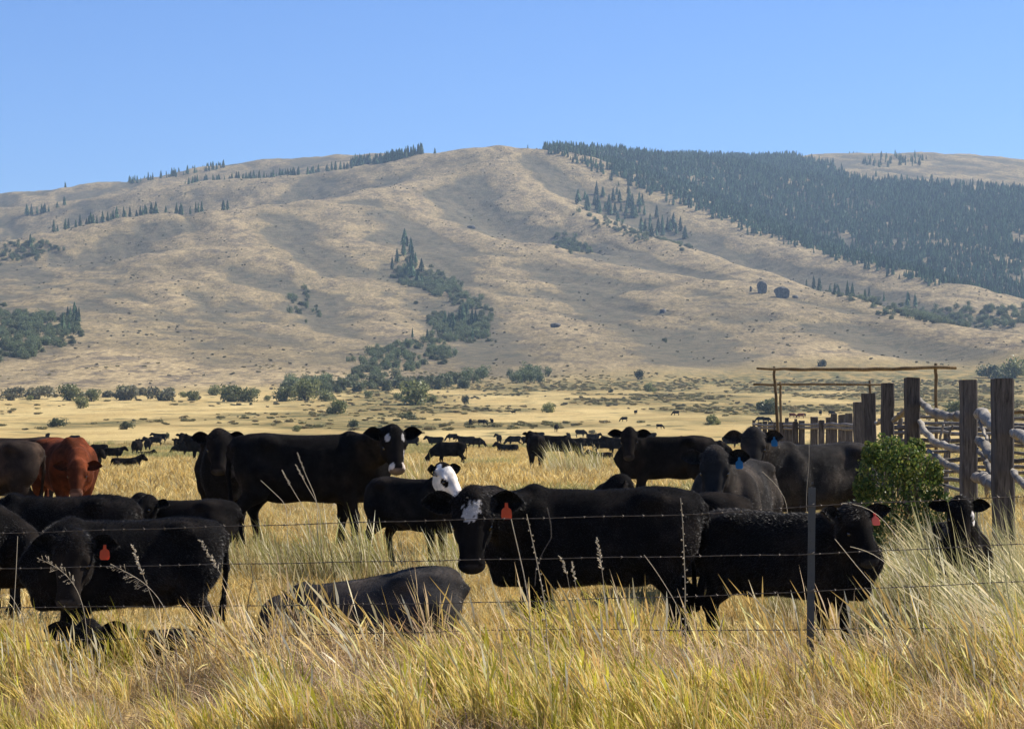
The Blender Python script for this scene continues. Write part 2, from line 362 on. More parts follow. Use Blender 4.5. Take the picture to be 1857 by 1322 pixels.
# ------------------------------------------------------------------ cattle, grown as smooth signed-distance bodies
class Field:
    def __init__(s, lo, hi, res):
        s.lo = np.array(lo, np.float32); s.res = res
        s.n = np.ceil((np.array(hi) - lo) / res).astype(int) + 1
        s.V = np.full(tuple(s.n), .5, np.float32)
    def region(s, lo, hi):
        a = np.clip(np.floor((np.array(lo) - s.lo) / s.res).astype(int), 0, s.n); b = np.clip(np.ceil((np.array(hi) - s.lo) / s.res).astype(int) + 1, 0, s.n)
        sl = tuple(slice(p, q) for p, q in zip(a, b))
        ax = [s.lo[i] + s.res * np.arange(a[i], b[i], dtype=np.float32) for i in range(3)]
        return sl, ax[0][:, None, None], ax[1][None, :, None], ax[2][None, None, :]
    def join(s, sl, d, k):
        v = s.V[sl]; h = np.clip(.5 + .5 * (v - d) / k, 0, 1); s.V[sl] = v * (1 - h) + d * h - k * h * (1 - h)
    def cut(s, sl, d, k):
        v = s.V[sl]; d = -d; h = np.clip(.5 - .5 * (v - d) / k, 0, 1); s.V[sl] = v * (1 - h) + d * h + k * h * (1 - h)
    def cap(s, a, b, ra, rb, k=.06, lat=None, ldir=None, cut=False):
        a = np.array(a, float); b = np.array(b, float); m = max(ra, rb) + k * 1.2 + .02
        sl, x, y, z = s.region(np.minimum(a, b) - m, np.maximum(a, b) + m)
        ba = b - a; L2 = ba @ ba + 1e-9
        t = np.clip(((x - a[0]) * ba[0] + (y - a[1]) * ba[1] + (z - a[2]) * ba[2]) / L2, 0, 1)
        qx = x - a[0] - t * ba[0]; qy = y - a[1] - t * ba[1]; qz = z - a[2] - t * ba[2]
        q2 = qx * qx + qy * qy + qz * qz
        if lat:
            c = qx * ldir[0] + qy * ldir[1] + qz * ldir[2]; q2 = q2 + c * c * (1 / lat ** 2 - 1)
        d = np.sqrt(np.maximum(q2, 1e-10)) - (ra + t * (rb - ra))
        if lat: d = d * (.5 + .5 * lat)
        (s.cut if cut else s.join)(sl, d.astype(np.float32), k)
    def ell(s, c, r, k=.05, A=None, cut=False):
        c = np.array(c, float); r = np.array(r, float); m = r.max() + k * 1.2 + .02
        sl, x, y, z = s.region(c - m, c + m); x = x - c[0]; y = y - c[1]; z = z - c[2]
        if A is None: A = np.eye(3)
        e = [(x * A[i][0] + y * A[i][1] + z * A[i][2]) / r[i] for i in range(3)]
        k0 = np.sqrt(e[0] ** 2 + e[1] ** 2 + e[2] ** 2) + 1e-6
        k1 = np.sqrt((e[0] / r[0]) ** 2 + (e[1] / r[1]) ** 2 + (e[2] / r[2]) ** 2) + 1e-6
        (s.cut if cut else s.join)(sl, (k0 * (k0 - 1) / k1).astype(np.float32), k)
    def loft(s, T, n=2.4, k=.05):
        T = np.array(T, float); xs = T[:, 0]
        fine = np.linspace(xs[0], xs[-1], 240)
        S = [np.interp(fine, xs, T[:, i]) for i in (1, 2, 3)]
        w = 17; ker = np.hanning(w + 2)[1:-1]; ker /= ker.sum()
        S = [np.convolve(np.pad(q, w // 2, mode='edge'), ker, 'valid') for q in S]
        sl, x, y, z = s.region((xs[0] - .1, -.6, T[:, 2].min() - .1), (xs[-1] + .1, .6, T[:, 1].max() + .1))
        tp = np.interp(x, fine, S[0]); bt = np.interp(x, fine, S[1]); w_ = np.interp(x, fine, S[2])
        zc = (tp + bt) / 2; h = np.maximum((tp - bt) / 2, .02)
        v = (z - zc) / h
        ww = w_ * (1 - .10 * np.clip(v, -1, 1) - .10 * np.clip(v, 0, 1) ** 2)
        q = (np.abs(y / ww) ** n + np.abs(v) ** n) ** (1 / n)
        d = (q - 1) * np.minimum(ww, h) * .9
        ox = np.maximum(np.maximum(xs[0] - x, x - xs[-1]), 0); d = np.maximum(d, -1) + ox
        s.join(sl, d.astype(np.float32), k)
    def surface(s):
        V = s.V; S = V < 0
        nx, ny, nz = V.shape
        cnt = np.zeros((nx - 1, ny - 1, nz - 1), np.int8)
        for dx in (0, 1):
            for dy in (0, 1):
                for dz in (0, 1): cnt += S[dx:nx - 1 + dx, dy:ny - 1 + dy, dz:nz - 1 + dz]
        act = np.argwhere((cnt > 0) & (cnt < 8)); idm = np.full(cnt.shape, -1, np.int32); idm[tuple(act.T)] = np.arange(len(act))
        co = [(i, j, k) for i in (0, 1) for j in (0, 1) for k in (0, 1)]
        vals = [V[act[:, 0] + c[0], act[:, 1] + c[1], act[:, 2] + c[2]] for c in co]
        acc = np.zeros((len(act), 3)); num = np.zeros(len(act))
        for a in range(8):
            for b_ in range(a + 1, 8):
                if sum(abs(co[a][q] - co[b_][q]) for q in range(3)) != 1: continue
                va, vb = vals[a], vals[b_]; m_ = (va < 0) != (vb < 0); t = np.where(m_, va / (va - vb + 1e-12), 0)
                pnt = np.array(co[a])[None] + t[:, None] * (np.array(co[b_]) - co[a])[None]
                acc += pnt * m_[:, None]; num += m_
        P_ = (act + acc / num[:, None]) * s.res + s.lo
        Q = []
        for ax in range(3):
            A = [slice(None)] * 3; B = [slice(None)] * 3; A[ax] = slice(0, -1); B[ax] = slice(1, None)
            e = S[tuple(A)] != S[tuple(B)]; idx = np.argwhere(e)
            o1, o2 = [q for q in range(3) if q != ax]
            idx = idx[(idx[:, o1] > 0) & (idx[:, o2] > 0) & (idx[:, o1] < V.shape[o1] - 1) & (idx[:, o2] < V.shape[o2] - 1)]
            def cell(a, b_):
                q = idx.copy(); q[:, o1] -= a; q[:, o2] -= b_; return idm[tuple(q.T)]
            f = np.stack([cell(1, 1), cell(0, 1), cell(0, 0), cell(1, 0)], -1)
            ins = S[tuple(idx.T)]
            flip = ins if ax != 1 else ~ins
            f = np.where(flip[:, None], f, f[:, ::-1]); Q.append(f)
        Q = np.vstack(Q); Q = Q[(Q >= 0).all(1)]
        return P_, Q

TORSO = [(-.86, 1.14, 1.00, .06), (-.80, 1.245, .82, .17), (-.68, 1.285, .72, .225), (-.50, 1.300, .66, .265), (-.30, 1.280, .625, .275), (-.05, 1.268, .545, .305), (.18, 1.275, .52, .30),
         (.38, 1.28, .52, .27), (.52, 1.265, .545, .23), (.66, 1.19, .585, .18), (.78, 1.10, .66, .14), (.86, .98, .78, .05)]
def frame(wf, fp, roll=0):
    """head axes in local space: forward (poll to nose), side (left), up (out of the forehead)"""
    cw, sw = math.cos(wf), math.sin(wf); cp, sp = math.cos(fp), math.sin(fp)
    f = np.array([cw * cp, sw * cp, -sp]); u = np.array([cw * sp, sw * sp, cp]); s_ = np.cross(u, f)
    if roll:
        s2 = s_ * math.cos(roll) + u * math.sin(roll); u = u * math.cos(roll) - s_ * math.sin(roll); s_ = s2
    return f, s_, u
def ear_mesh(base, out, front, up, L, W, th=.008):
    """a cupped leaf-shaped ear, open towards 'front'"""
    nu, nv = 11, 9; V = []
    for lay in (0, 1):
        for i in range(nu):
            t = i / (nu - 1); w = W * (.42 + .58 * math.sin(math.pi * min(1, (t * .9 + .12))) ** .8) * (1 - t ** 4.5) ** .6 if t < 1 else .004
            for j in range(nv):
                v = (j / (nv - 1)) * 2 - 1
                cup = .055 * (1 - v * v) * (1 - .6 * t) * (W / .055)
                pnt = base + out * L * t + up * (w * v + .02 * math.sin(t * 2.6)) - front * (cup + lay * th * (1 - abs(v) ** 3)) + front * .02 * t
                V.append(pnt)
    V = np.array(V); q = grid_faces(nu, nv); q2 = q[:, ::-1] + nu * nv
    rim = []
    for i in range(nu - 1):
        for j, fl in ((0, 1), (nv - 1, 0)):
            a, b_ = i * nv + j, (i + 1) * nv + j; f = [a, b_, b_ + nu * nv, a + nu * nv]; rim.append(f if fl else f[::-1])
    inner = np.zeros(len(V)); inner[:nu * nv] = 1
    edge = np.array([max(abs((k % nv) / (nv - 1) * 2 - 1), ((k // nv) % nu) / (nu - 1)) for k in range(len(V))])
    return V, np.vstack([q, q2, rim]), inner, edge

BLACK = (.0075, .0068, .0066)
def black_coat(p, hf, hs, hu): return np.tile(BLACK, (len(p), 1))
def flat_coat(c):
    def f(p, hf, hs, hu): return np.tile(c, (len(p), 1))
    return f
def build_body(pose, poll, wf, fp, res, hs=1.0, coat=black_coat, slim=1.0, tail=True, roll=0, legsplay=0, ear_droop=.15, earL=.20, earW=.072):
    """returns verts, quads, colours, and the head frame; unit cow 1.3 m at the withers"""
    O = np.array(poll, float); f, s_, u = frame(wf, fp, roll)
    H = lambda a, b_, c: O + hs * (a * f + b_ * s_ + c * u)
    lying = pose == 'lying'
    dz = -.53 if lying else 0.
    nose = H(.5, 0, 0)
    lo = np.array([-1.05, -.55, -.03]); hi = np.array([.95, .55, 1.42 + dz])
    for q in (O, nose): lo = np.minimum(lo, q - .27 * hs); hi = np.maximum(hi, q + .27 * hs)
    Fd = Field(lo, hi, res)
    T = [(x, t + dz, max(b_ + dz, .02) if lying else b_, w * slim * (1.12 if lying else 1)) for x, t, b_, w in TORSO]
    Fd.loft(T, 2.65, .04)
    z = dz
    for sg in (-1, 1):
        Fd.ell((-.46, sg * .205 * slim, 1.195 + z), (.10, .075, .06), .10)          # hook bone
        Fd.ell((-.80, sg * .10, 1.13 + z), (.06, .045, .05), .05)
        Fd.cap((.44, sg * .09, 1.25 + z), (.50, sg * .19, .98 + z), .05, .07, .09)
        Fd.ell((-.28, sg * .355 * slim, 1.03 + z), (.16, .06, .12), .12, None, True)
        Fd.ell((.22, sg * .365 * slim, .98 + z), (.07, .05, .2), .12, None, True)
        Fd.ell((.44, sg * .19 * slim, .93 + z), (.15, .115, .24), .07)               # shoulder
        Fd.ell((-.63, sg * .155 * slim, .94 + z), (.19, .125, .27), .08)              # thigh
    Fd.ell((-.78, 0, 1.17 + z), (.08, .06, .06), .07)
    if not lying:
        j = legsplay
        for q, sg in enumerate((-1, 1)):
            a = j * (.10 if sg > 0 else -.08); Y = sg * .165 * slim
            Fd.cap((-.60, Y, .85), (-.56 + a * .3, Y * 1.05, .66), .17, .12, .08)
            Fd.cap((-.56 + a * .3, Y * 1.05, .66), (-.72 + a, Y, .44), .115, .060, .06)
            Fd.ell((-.735 + a, Y, .45), (.05, .045, .06), .04)
            Fd.cap((-.72 + a, Y, .44), (-.68 + a * 1.1, Y, .15), .050, .040, .03)
            Fd.ell((-.675 + a * 1.1, Y, .13), (.048, .046, .048), .03); Fd.cap((-.67 + a * 1.1, Y, .11), (-.635 + a * 1.1, Y, .035), .045, .055, .02)
            a = -a
            Fd.cap((.42, Y, .85), (.40 + a * .3, Y, .62), .14, .095, .08)
            Fd.cap((.40 + a * .3, Y, .62), (.43 + a * .8, Y, .38), .085, .056, .05)
            Fd.ell((.435 + a * .8, Y, .38), (.056, .052, .062), .03)
            Fd.cap((.43 + a * .8, Y, .37), (.425 + a, Y, .14), .048, .038, .03)
            Fd.ell((.428 + a, Y, .12), (.046, .046, .046), .03); Fd.cap((.43 + a, Y, .10), (.465 + a, Y, .035), .043, .055, .02)
        Fd.ell((-.30, 0, .60), (.22, .14, .08), .08)
        Fd.cap((.60, 0, .66), (.70, 0, .60), .12, .07, .10)
    else:
        for sg in (-1, 1):
            Fd.cap((-.58, sg * .24, .40), (-.22, sg * .36, .20), .20, .13, .08)
            Fd.cap((-.22, sg * .36, .18), (-.52, sg * .42, .08), .085, .055, .05); Fd.cap((-.52, sg * .42, .07), (-.2, sg * .43, .05), .045, .04, .03)
            Fd.cap((.45, sg * .22, .32), (.72, sg * .22, .10), .13, .065, .08); Fd.cap((.72, sg * .22, .08), (.42, sg * .24, .05), .055, .04, .03)
        Fd.cap((.60, 0, .22), (.76, 0, .14), .13, .08, .10)
    # neck
    B = np.array([.50, 0, .97 + z]); E = H(.02, 0, -.11)
    mid = (B + E) / 2 + np.array([.06, 0, .03]) ; mid[1] = E[1] * .38
    if E[2] < .7: mid[2] += .05
    d1 = E - B; lat = np.cross(d1, (0, 0, 1)); lat /= np.linalg.norm(lat) + 1e-9
    Fd.cap(B, mid, .25, .175, .09, .66, lat); Fd.cap(mid, E, .185, .125 * hs, .08, .74, lat)
    top = np.array([.42, 0, 1.17 + z]); Fd.cap(top, H(.03, 0, -.06), .075, .065, .08)
    # head
    A = np.array([f, s_, u])
    Fd.ell(H(.09, 0, -.085), np.array([.145, .128, .118]) * hs, .05, A)
    Fd.cap(H(.12, 0, -.075), H(.38, 0, -.066), .120 * hs, .080 * hs, .04, .98, s_)
    Fd.cap(H(.02, 0, -.035), H(.0, 0, -.05), .075 * hs, .07 * hs, .04)
    Fd.ell(H(.435, 0, -.080), np.array([.062, .092, .076]) * hs, .035, A)
    Fd.cap(H(.13, 0, -.19), H(.38, 0, -.145), .095 * hs, .055 * hs, .05)
    for sg in (-1, 1):
        Fd.ell(H(.17, sg * .075, -.15), np.array([.12, .052, .095]) * hs, .04, A)
        Fd.ell(H(.155, sg * .112, -.038), np.array([.045, .026, .028]) * hs, .03, A)
        Fd.cap(H(.02, sg * .09, -.07), H(.015, sg * .125, -.075), .038 * hs, .028 * hs, .03)
        Fd.ell(H(.19, sg * .128, -.066), np.array([.026, .014, .018]) * hs, .012, A, True)
        Fd.ell(H(.488, sg * .050, -.045), np.array([.020, .014, .012]) * hs, .01, A, True)
    Fd.cap(H(.42, -.11, -.128), H(.42, .11, -.128), .008, .008, .008, None, None, True)
    if tail:
        X = -.865
        if not lying:
            sw = random.uniform(-.06, .06)
            tp = [(-.80, 0, 1.20), (-.875, 0, 1.13), (X - .03, sw * .3, .85), (X + .0, sw, .55), (X + .02, sw * 1.3, .40)]
            for a, b_, r1, r2 in zip(tp[:-1], tp[1:], (.05, .034, .026, .026), (.034, .027, .022, .04)): Fd.cap(a, b_, r1, r2, .03)
        else: Fd.cap((-.80, 0, .68), (-.93, .06, .25), .045, .025, .04); Fd.cap((-.93, .06, .25), (-.8, .25, .06), .025, .03, .03)
    V, Q = Fd.surface()
    rel = (V - O) / hs; hfv, hsv, huv = rel @ f, rel @ s_, rel @ u
    onhead = (np.linalg.norm(rel - .22 * f, axis=1) < .42)
    col = coat(V, np.where(onhead, hfv, -9), hsv, huv)
    # nose pad and inner nostrils
    np_ = onhead & (hfv > .452) & (huv > -.118)
    if getattr(coat, 'nosepad', None) is not None: col[np_] = coat.nosepad
    else: col[np_] = col[np_] * .3 + np.array([.03, .028, .028]) * .7
    nV = len(V); ears = []
    for sg in (-1, 1):
        out = s_ * sg * .96 - u * ear_droop - f * .06; out /= np.linalg.norm(out)
        upv = -f * .85 + u * .25; upv -= out * (upv @ out); upv /= np.linalg.norm(upv)
        fr = np.cross(out, upv) * sg; fr = fr if fr @ u > 0 else -fr
        ev, eq, inner, edge = ear_mesh(H(.035, sg * .125, -.075), out, fr, upv, earL * hs, earW * hs)
        ec = coat(ev, np.full(len(ev), -1.), np.zeros(len(ev)), np.zeros(len(ev)))
        ec = ec * (1 - .35 * inner[:, None]); ears.append((H(.035, sg * .125, -.075), out, fr, upv, sg))
        Q = np.vstack([Q, eq + len(V)]); V = np.vstack([V, ev]); col = np.vstack([col, ec])
    return V, Q, col, (O, f, s_, u, hs), ears, nV
def fur_mesh(V, Q, col, nV, N, length, headO, s_len=1.0, wid=.0022):
    """short hairs as slim triangles lying back along the body"""
    a, b_, c, d = V[Q[:, 0]], V[Q[:, 1]], V[Q[:, 2]], V[Q[:, 3]]
    nr = np.cross(c - a, d - b_); ar = np.linalg.norm(nr, axis=1) + 1e-12; nr = nr / ar[:, None]
    isear = Q[:, 0] >= nV
    w = ar * np.where(isear, 1.6, 1.0); w = w / w.sum()
    pick = rng.choice(len(Q), N, p=w)
    r1, r2 = rng.random(N)[:, None], rng.random(N)[:, None]
    base = (a[pick] * (1 - r1) + b_[pick] * r1) * (1 - r2) + (d[pick] * (1 - r1) + c[pick] * r1) * r2
    n_ = nr[pick]
    if (nr * ((a + c) / 2 - V.mean(0))).sum(1).mean() < 0: n_ = -n_
    comb = np.array([-.7, 0, -.55])[None] + .9 * np.stack([fbm(base[:, 0] * 6, base[:, 2] * 6, 2, 5) - .5, fbm(base[:, 0] * 6, base[:, 2] * 6, 2, 8) - .5, fbm(base[:, 0] * 5, base[:, 2] * 6, 2, 15) - .5], -1)
    comb -= n_ * (comb * n_).sum(1)[:, None]
    dirv = n_ * .42 + comb * .9 + rng.standard_normal((N, 3)) * .22; dirv /= np.linalg.norm(dirv, axis=1)[:, None]
    L = .68 * length * rng.uniform(.5, 1.3, N) * s_len; N_ = N
    O, f, s_, u, hs = headO
    rel = (base - O) / hs; hfv = rel @ f
    onh = np.linalg.norm(rel - .22 * f, axis=1) < .36
    L = np.where(onh & (hfv > .12), L * .38, L); L = np.where(onh & (hfv < .10) & (hfv > -.08), L * 1.5, L)
    L = np.where(base[:, 2] < .5, L * .6, L); L = np.where(isear[pick], length * .85 * rng.uniform(.5, 1.2, N), L)
    side = np.cross(dirv, rng.standard_normal((N, 3))); side /= np.linalg.norm(side, axis=1)[:, None] + 1e-9
    side *= wid * .5
    base = base - n_ * .003
    tip = base + dirv * L[:, None]
    Vv = np.stack([base - side, base + side, tip], 1).reshape(-1, 3)
    cc = col[Q[pick, 0]] * rng.uniform(.9, 3.6, (N, 1)) ** (1 if col.mean() < .05 else .3); cc = np.repeat(cc, 3, 0)
    return mesh_np('fur', Vv, None, np.arange(3 * N).reshape(-1, 3), cc, True)
def tag_mesh(base, out, fr, upv, sc_=1, at=.52):
    """plastic ear tag with a narrow neck and a stud, hanging from mid ear"""
    mb = MB()
    c0 = base + out * .185 * at * sc_ + fr * .004
    dn = np.array([0, 0, -1.]); dn -= fr * (dn @ fr) ; dn /= np.linalg.norm(dn); r = np.cross(dn, fr)
    prof = [(-.012, .012), (.006, .014), (.018, .015), (.028, .034), (.040, .041), (.075, .043), (.090, .038), (.096, .028)]
    V = []
    for lay in (.012, .009):
        for t, w in prof:
            for sg in (-1, 1): V.append(c0 + dn * t * sc_ + r * w * .82 * sg * sc_ + fr * (lay + .012 * (t / .096)) * sc_)
    k = len(prof); Q = []
    for i in range(k - 1):
        Q += [[2 * i, 2 * i + 1, 2 * i + 3, 2 * i + 2], [2 * k + 2 * i + 2, 2 * k + 2 * i + 3, 2 * k + 2 * i + 1, 2 * k + 2 * i],
              [2 * i, 2 * i + 2, 2 * k + 2 * i + 2, 2 * k + 2 * i], [2 * i + 3, 2 * i + 1, 2 * k + 2 * i + 1, 2 * k + 2 * i + 3]]
    Q += [[2 * k - 2, 2 * k - 1, 4 * k - 1, 4 * k - 2]]
    mb.add(V, Q); mb.tube([c0 + fr * .006, c0 + fr * .02], .009 * sc_, 8)
    return mb.mesh('ear_tag', False)
_sph = {}
def sphere_mesh(name, r, n=10):
    V = []; Q = []
    for i in range(n + 1):
        for j in range(n * 2):
            a = math.pi * i / n; b_ = math.pi * j / n; V.append((r * math.sin(a) * math.cos(b_), r * math.sin(a) * math.sin(b_), r * math.cos(a)))
    for i in range(n):
        for j in range(n * 2): Q.append([i * 2 * n + j, (i + 1) * 2 * n + j, (i + 1) * 2 * n + (j + 1) % (2 * n), i * 2 * n + (j + 1) % (2 * n)])
    return mesh_np(name, V, Q)
EYE = sphere_mesh('eye', .021, 7)
FURX = 2.3
def near_cow(label, x, d, heading, head_px, face, size=1.0, pose='stand', coat=black_coat, res=.016, fur=22000, furL=.03, hs=1.0, tags=(), group=None,
             slim=1.0, splay=.5, roll=0, name='cow', cat='cow', lift=0, droop=.15, pitch=0, **kw):
    """head_px = (photo x, photo y of the poll, distance); face = (world heading deg, pitch down deg)"""
    g = G(x, d); hd = math.radians(heading)
    W = P(*head_px) - g; c, s0 = math.cos(-hd), math.sin(-hd)
    loc = np.array([W[0] * c - W[1] * s0, W[0] * s0 + W[1] * c, W[2] - lift]) / size
    V, Q, col, HF, ears, nV = build_body(pose, loc, math.radians(face[0]) - hd, math.radians(face[1]), res / size, hs / 1.0, coat, slim, pose != 'lying', math.radians(roll), splay, droop, **kw)
    root = empty(name, (g[0], g[1], g[2] + lift), hd); tag(root, label, cat, group); root.rotation_euler[1] = math.radians(pitch)
    me = mesh_np('body', V * size, Q, None, col); obj('body', me, M['coat'], root)
    O, f, s_, u, h_ = HF
    for sg in (-1, 1):
        e = obj('eye', EYE, M['eye'], root); e.location = Vector((O + h_ * (.19 * f + sg * .112 * s_ - .064 * u)) * size); e.scale = (size * h_,) * 3
    if fur:
        fm = fur_mesh(V, Q, col, nV, int(fur * FURX), furL / size, HF, 1.0)
        fm.transform(Matrix.Scale(size, 4)); fo = obj('fur', fm, M['fur'], root); fo['kind'] = 'stuff'
    for sg, mt in tags:
        b_, out, fr, up, sgn = [e for e in ears if e[4] == sg][0]
        tm = tag_mesh(b_, out, fr, up, 1.0 * h_); tm.transform(Matrix.Scale(size, 4)); obj('ear_tag', tm, M[mt], root)
    return root
# coats ---------------------------------------------------------------
def coat_star(p, hf, hs, hu):        # black with a tufted white star on the forehead
    c = np.tile(BLACK, (len(p), 1)); n_ = fbm(hf * 30 + 3, hs * 30 + 7, 3, 4)
    m_ = ((hf - .10) / .085) ** 2 + ((hs + .0) / .062) ** 2 + (n_ - .5) * 3.0 < .55
    m_ &= (hf > -5) & (hu > -.06); c[m_] = (.36, .345, .33); return c
def coat_brock(p, hf, hs, hu):       # black with white eyebrows, cheeks and muzzle ring
    c = np.tile(BLACK, (len(p), 1)); n_ = fbm(hf * 25 + 1, hs * 25 + 2, 3, 14) - .5; ok = hf > -5
    a = (((hf - .10) / .05) ** 2 + ((np.abs(hs) - .085) / .026) ** 2 + n_ * 1.8 < .9) & (hu > -.09)
    b_ = (hf > .36) & (hf < .475) & (np.abs(hf - .425 + n_ * .06) < .035) & (hu < .02) & ((np.abs(hs) > .045))
    d = (((hf - .31) / .09) ** 2 + ((hs - .088) / .018) ** 2 + n_ * 1.8 < .8)
    c[ok & (a | b_ | d)] = (.30, .285, .27); return c
coat_brock.nosepad = (.07, .06, .055)
def coat_white(p, hf, hs, hu):       # white face with a dark patch round the eye
    c = np.tile(BLACK, (len(p), 1)); n_ = fbm(hf * 18 + 1, hu * 18 + 2, 3, 24) - .5
    w = (hf > -5) & (hf > .01 + n_ * .06 - .05 * (hu > -.05)) & ((hu < -.0) | (hf > .03))
    e = (((hf - .20) / .055) ** 2 + ((hu + .062) / .04) ** 2 + n_ * .8 < 1) & (np.abs(hs) > .05)
    c[w & ~e] = (.60, .57, .52); c[w & (hf > .42) & (hu < -.1)] = (.5, .42, .36); return c
coat_white.nosepad = (.45, .30, .26)
def coat_splash(p, hf, hs, hu):      # black with a small white patch on one cheek
    c = np.tile(BLACK, (len(p), 1)); m_ = (hf > -5) & (((hf - .16) / .05) ** 2 + ((hs - .13) / .03) ** 2 < 1); c[m_] = (.55, .53, .5); return c
BROWNBLK = flat_coat((.024, .018, .015)); LITBLK = flat_coat((.022, .0205, .0195))  # the grey one is black fur lightened to paint in sunlight
def coat_red(p, hf, hs, hu):
    c = np.tile((.075, .023, .011), (len(p), 1)); n_ = fbm(p[:, 0] * 6, p[:, 2] * 6, 3, 6)[:, None]; c = c * (.75 + .5 * n_)
    m_ = hf > .40; c[m_] = c[m_] * .5 + np.array([.16, .09, .06]) * .5; return c
coat_red.nosepad = (.18, .11, .09)
# ------------------------------------------------------------------ the herd close by
near_cow('young black cow in centre front with white forehead tuft and red tag in its ear', 1072, 15.9, 183, (856, 901, 15.15), (-92, 74), .93, coat=coat_star, res=.0145, fur=42000, furL=.030,
         hs=1.13, tags=((1, 'tag_orange'),), splay=.8, earL=.215, earW=.078)
near_cow('black calf standing behind the steel fence post with head turned away and a pink tag', 1426, 15.9, -28, (1552, 924, 15.3), (-58, 58), .81, res=.0145, fur=38000, furL=.034,
         hs=1.04, tags=((1, 'tag_pink'),), splay=-.6, earL=.26, droop=-.3)
near_cow('fuzzy black calf at left front looking out with a bright orange tag in its ear', 224, 14.95, 200, (130, 976, 14.5), (-94, 68), .79, res=.0145, fur=38000, furL=.032,
         hs=1.18, tags=((1, 'tag_orange'),), splay=.5, earL=.19)
near_cow('black calf bedded down at bottom left with only its ears above the grass', 262, 14.42, 178, (157, 1134, 14.2), (-88, 60), .43, pose='lying', res=.0135, fur=14000, furL=.03, hs=1.8, splay=.4, earL=.24, earW=.085, droop=-.05)
near_cow('black cow cut off by the left edge behind the face of the orange tagged calf', -95, 16.5, 2, (70, 1000, 16.3), (0, 50), .80, res=.016, fur=16000, furL=.03)
near_cow('black cow lying flat in the tall front grass with its head down to the left', 668, 14.95, 177, (495, 1112, 14.7), (188, 50), .83, pose='lying', pitch=9, coat=flat_coat((.032, .030, .029)), res=.0145, fur=36000, furL=.024, splay=0)  # black coat lightened all over to paint in its sunlit look
near_cow('shaggy black back crossing behind the orange tagged calf at far left', 100, 18.6, 184, (-90, 950, 18.4), (180, 40), .79, res=.016, fur=26000, furL=.045)
near_cow('black calf lying in gold grass just above the orange tagged calf', 318, 23.0, 176, (268, 902, 22.7), (-120, 35), .78, pose='lying', res=.017, fur=9000, lift=.20)
near_cow('rust red cow at left standing head on towards the fence', 118, 31, -62, (140, 838, 29.9), (-84, 62), 1.0, coat=coat_red, res=.018, fur=14000, furL=.022, earL=.21, slim=1.12)
near_cow('dark brown black cow cut by the left edge beside the red cow', -40, 30, 195, (-170, 840, 29.5), (200, 30), .98, coat=BROWNBLK, res=.018, fur=9000, slim=1.05)
near_cow('greyish dark cow back showing behind the red cow at left edge', 25, 36, 178, (-60, 850, 36), (180, 50), .98, coat=BROWNBLK, res=.022, fur=0)
near_cow('black cow facing forward tucked against the rump of the biggest cow', 408, 28.2, -78, (396, 786, 27.4), (-84, 64), 1.06, res=.017, fur=12000, slim=.95)
near_cow('biggest black cow in side view with white brows and muzzle turned to look out', 562, 26.5, 4, (714, 779, 25.7), (-72, 62), 1.09, coat=coat_brock, res=.016, fur=22000, furL=.02,
         hs=1.0, splay=.9, earL=.2, droop=-.1)
near_cow('small black calf with a white face lifted to the right beside the biggest cow', 752, 23.4, -40, (808, 845, 22.75), (-36, 54), .74, coat=coat_white, res=.0135, fur=12000, furL=.018, hs=1.15, lift=.06, droop=-.2, name='calf', cat='calf')
near_cow('black cow lying behind the middle front cow with its back and head just showing', 1195, 19.6, 178, (1118, 868, 19.2), (178, 44), .96, pose='lying', res=.016, fur=12000, lift=.28, tags=((-1, 'tag_yellow'),))
near_cow('sunlit black cow staring forward with a pale blue tag under its right ear', 1332, 20.8, -108, (1296, 820, 19.9), (-98, 68), .98, coat=LITBLK, res=.015, fur=24000, furL=.024, tags=((1, 'tag_blue'),), slim=1.1, earL=.2)
near_cow('large black cow with lit rump and blue tag standing in front of the green bush', 1474, 25.4, 214, (1366, 783, 24.3), (-98, 60), 1.02, coat=LITBLK, res=.017, fur=24000, furL=.03, tags=((1, 'tag_blue'),), slim=1.05, splay=.6)
near_cow('black cow standing alert in mid field with both ears spread and head above the herd', 1206, 38, 174, (1141, 780, 37.3), (-95, 60), .98, res=.02, fur=9000, hs=1.1, earL=.22)
near_cow('calf with a white cheek splash peering out of tall grass below the corral posts', 1742, 17.5, -95, (1742, 908, 16.95), (-92, 62), .67, coat=coat_splash, res=.015, fur=12000, hs=1.1, splay=.2, name='calf', cat='calf')

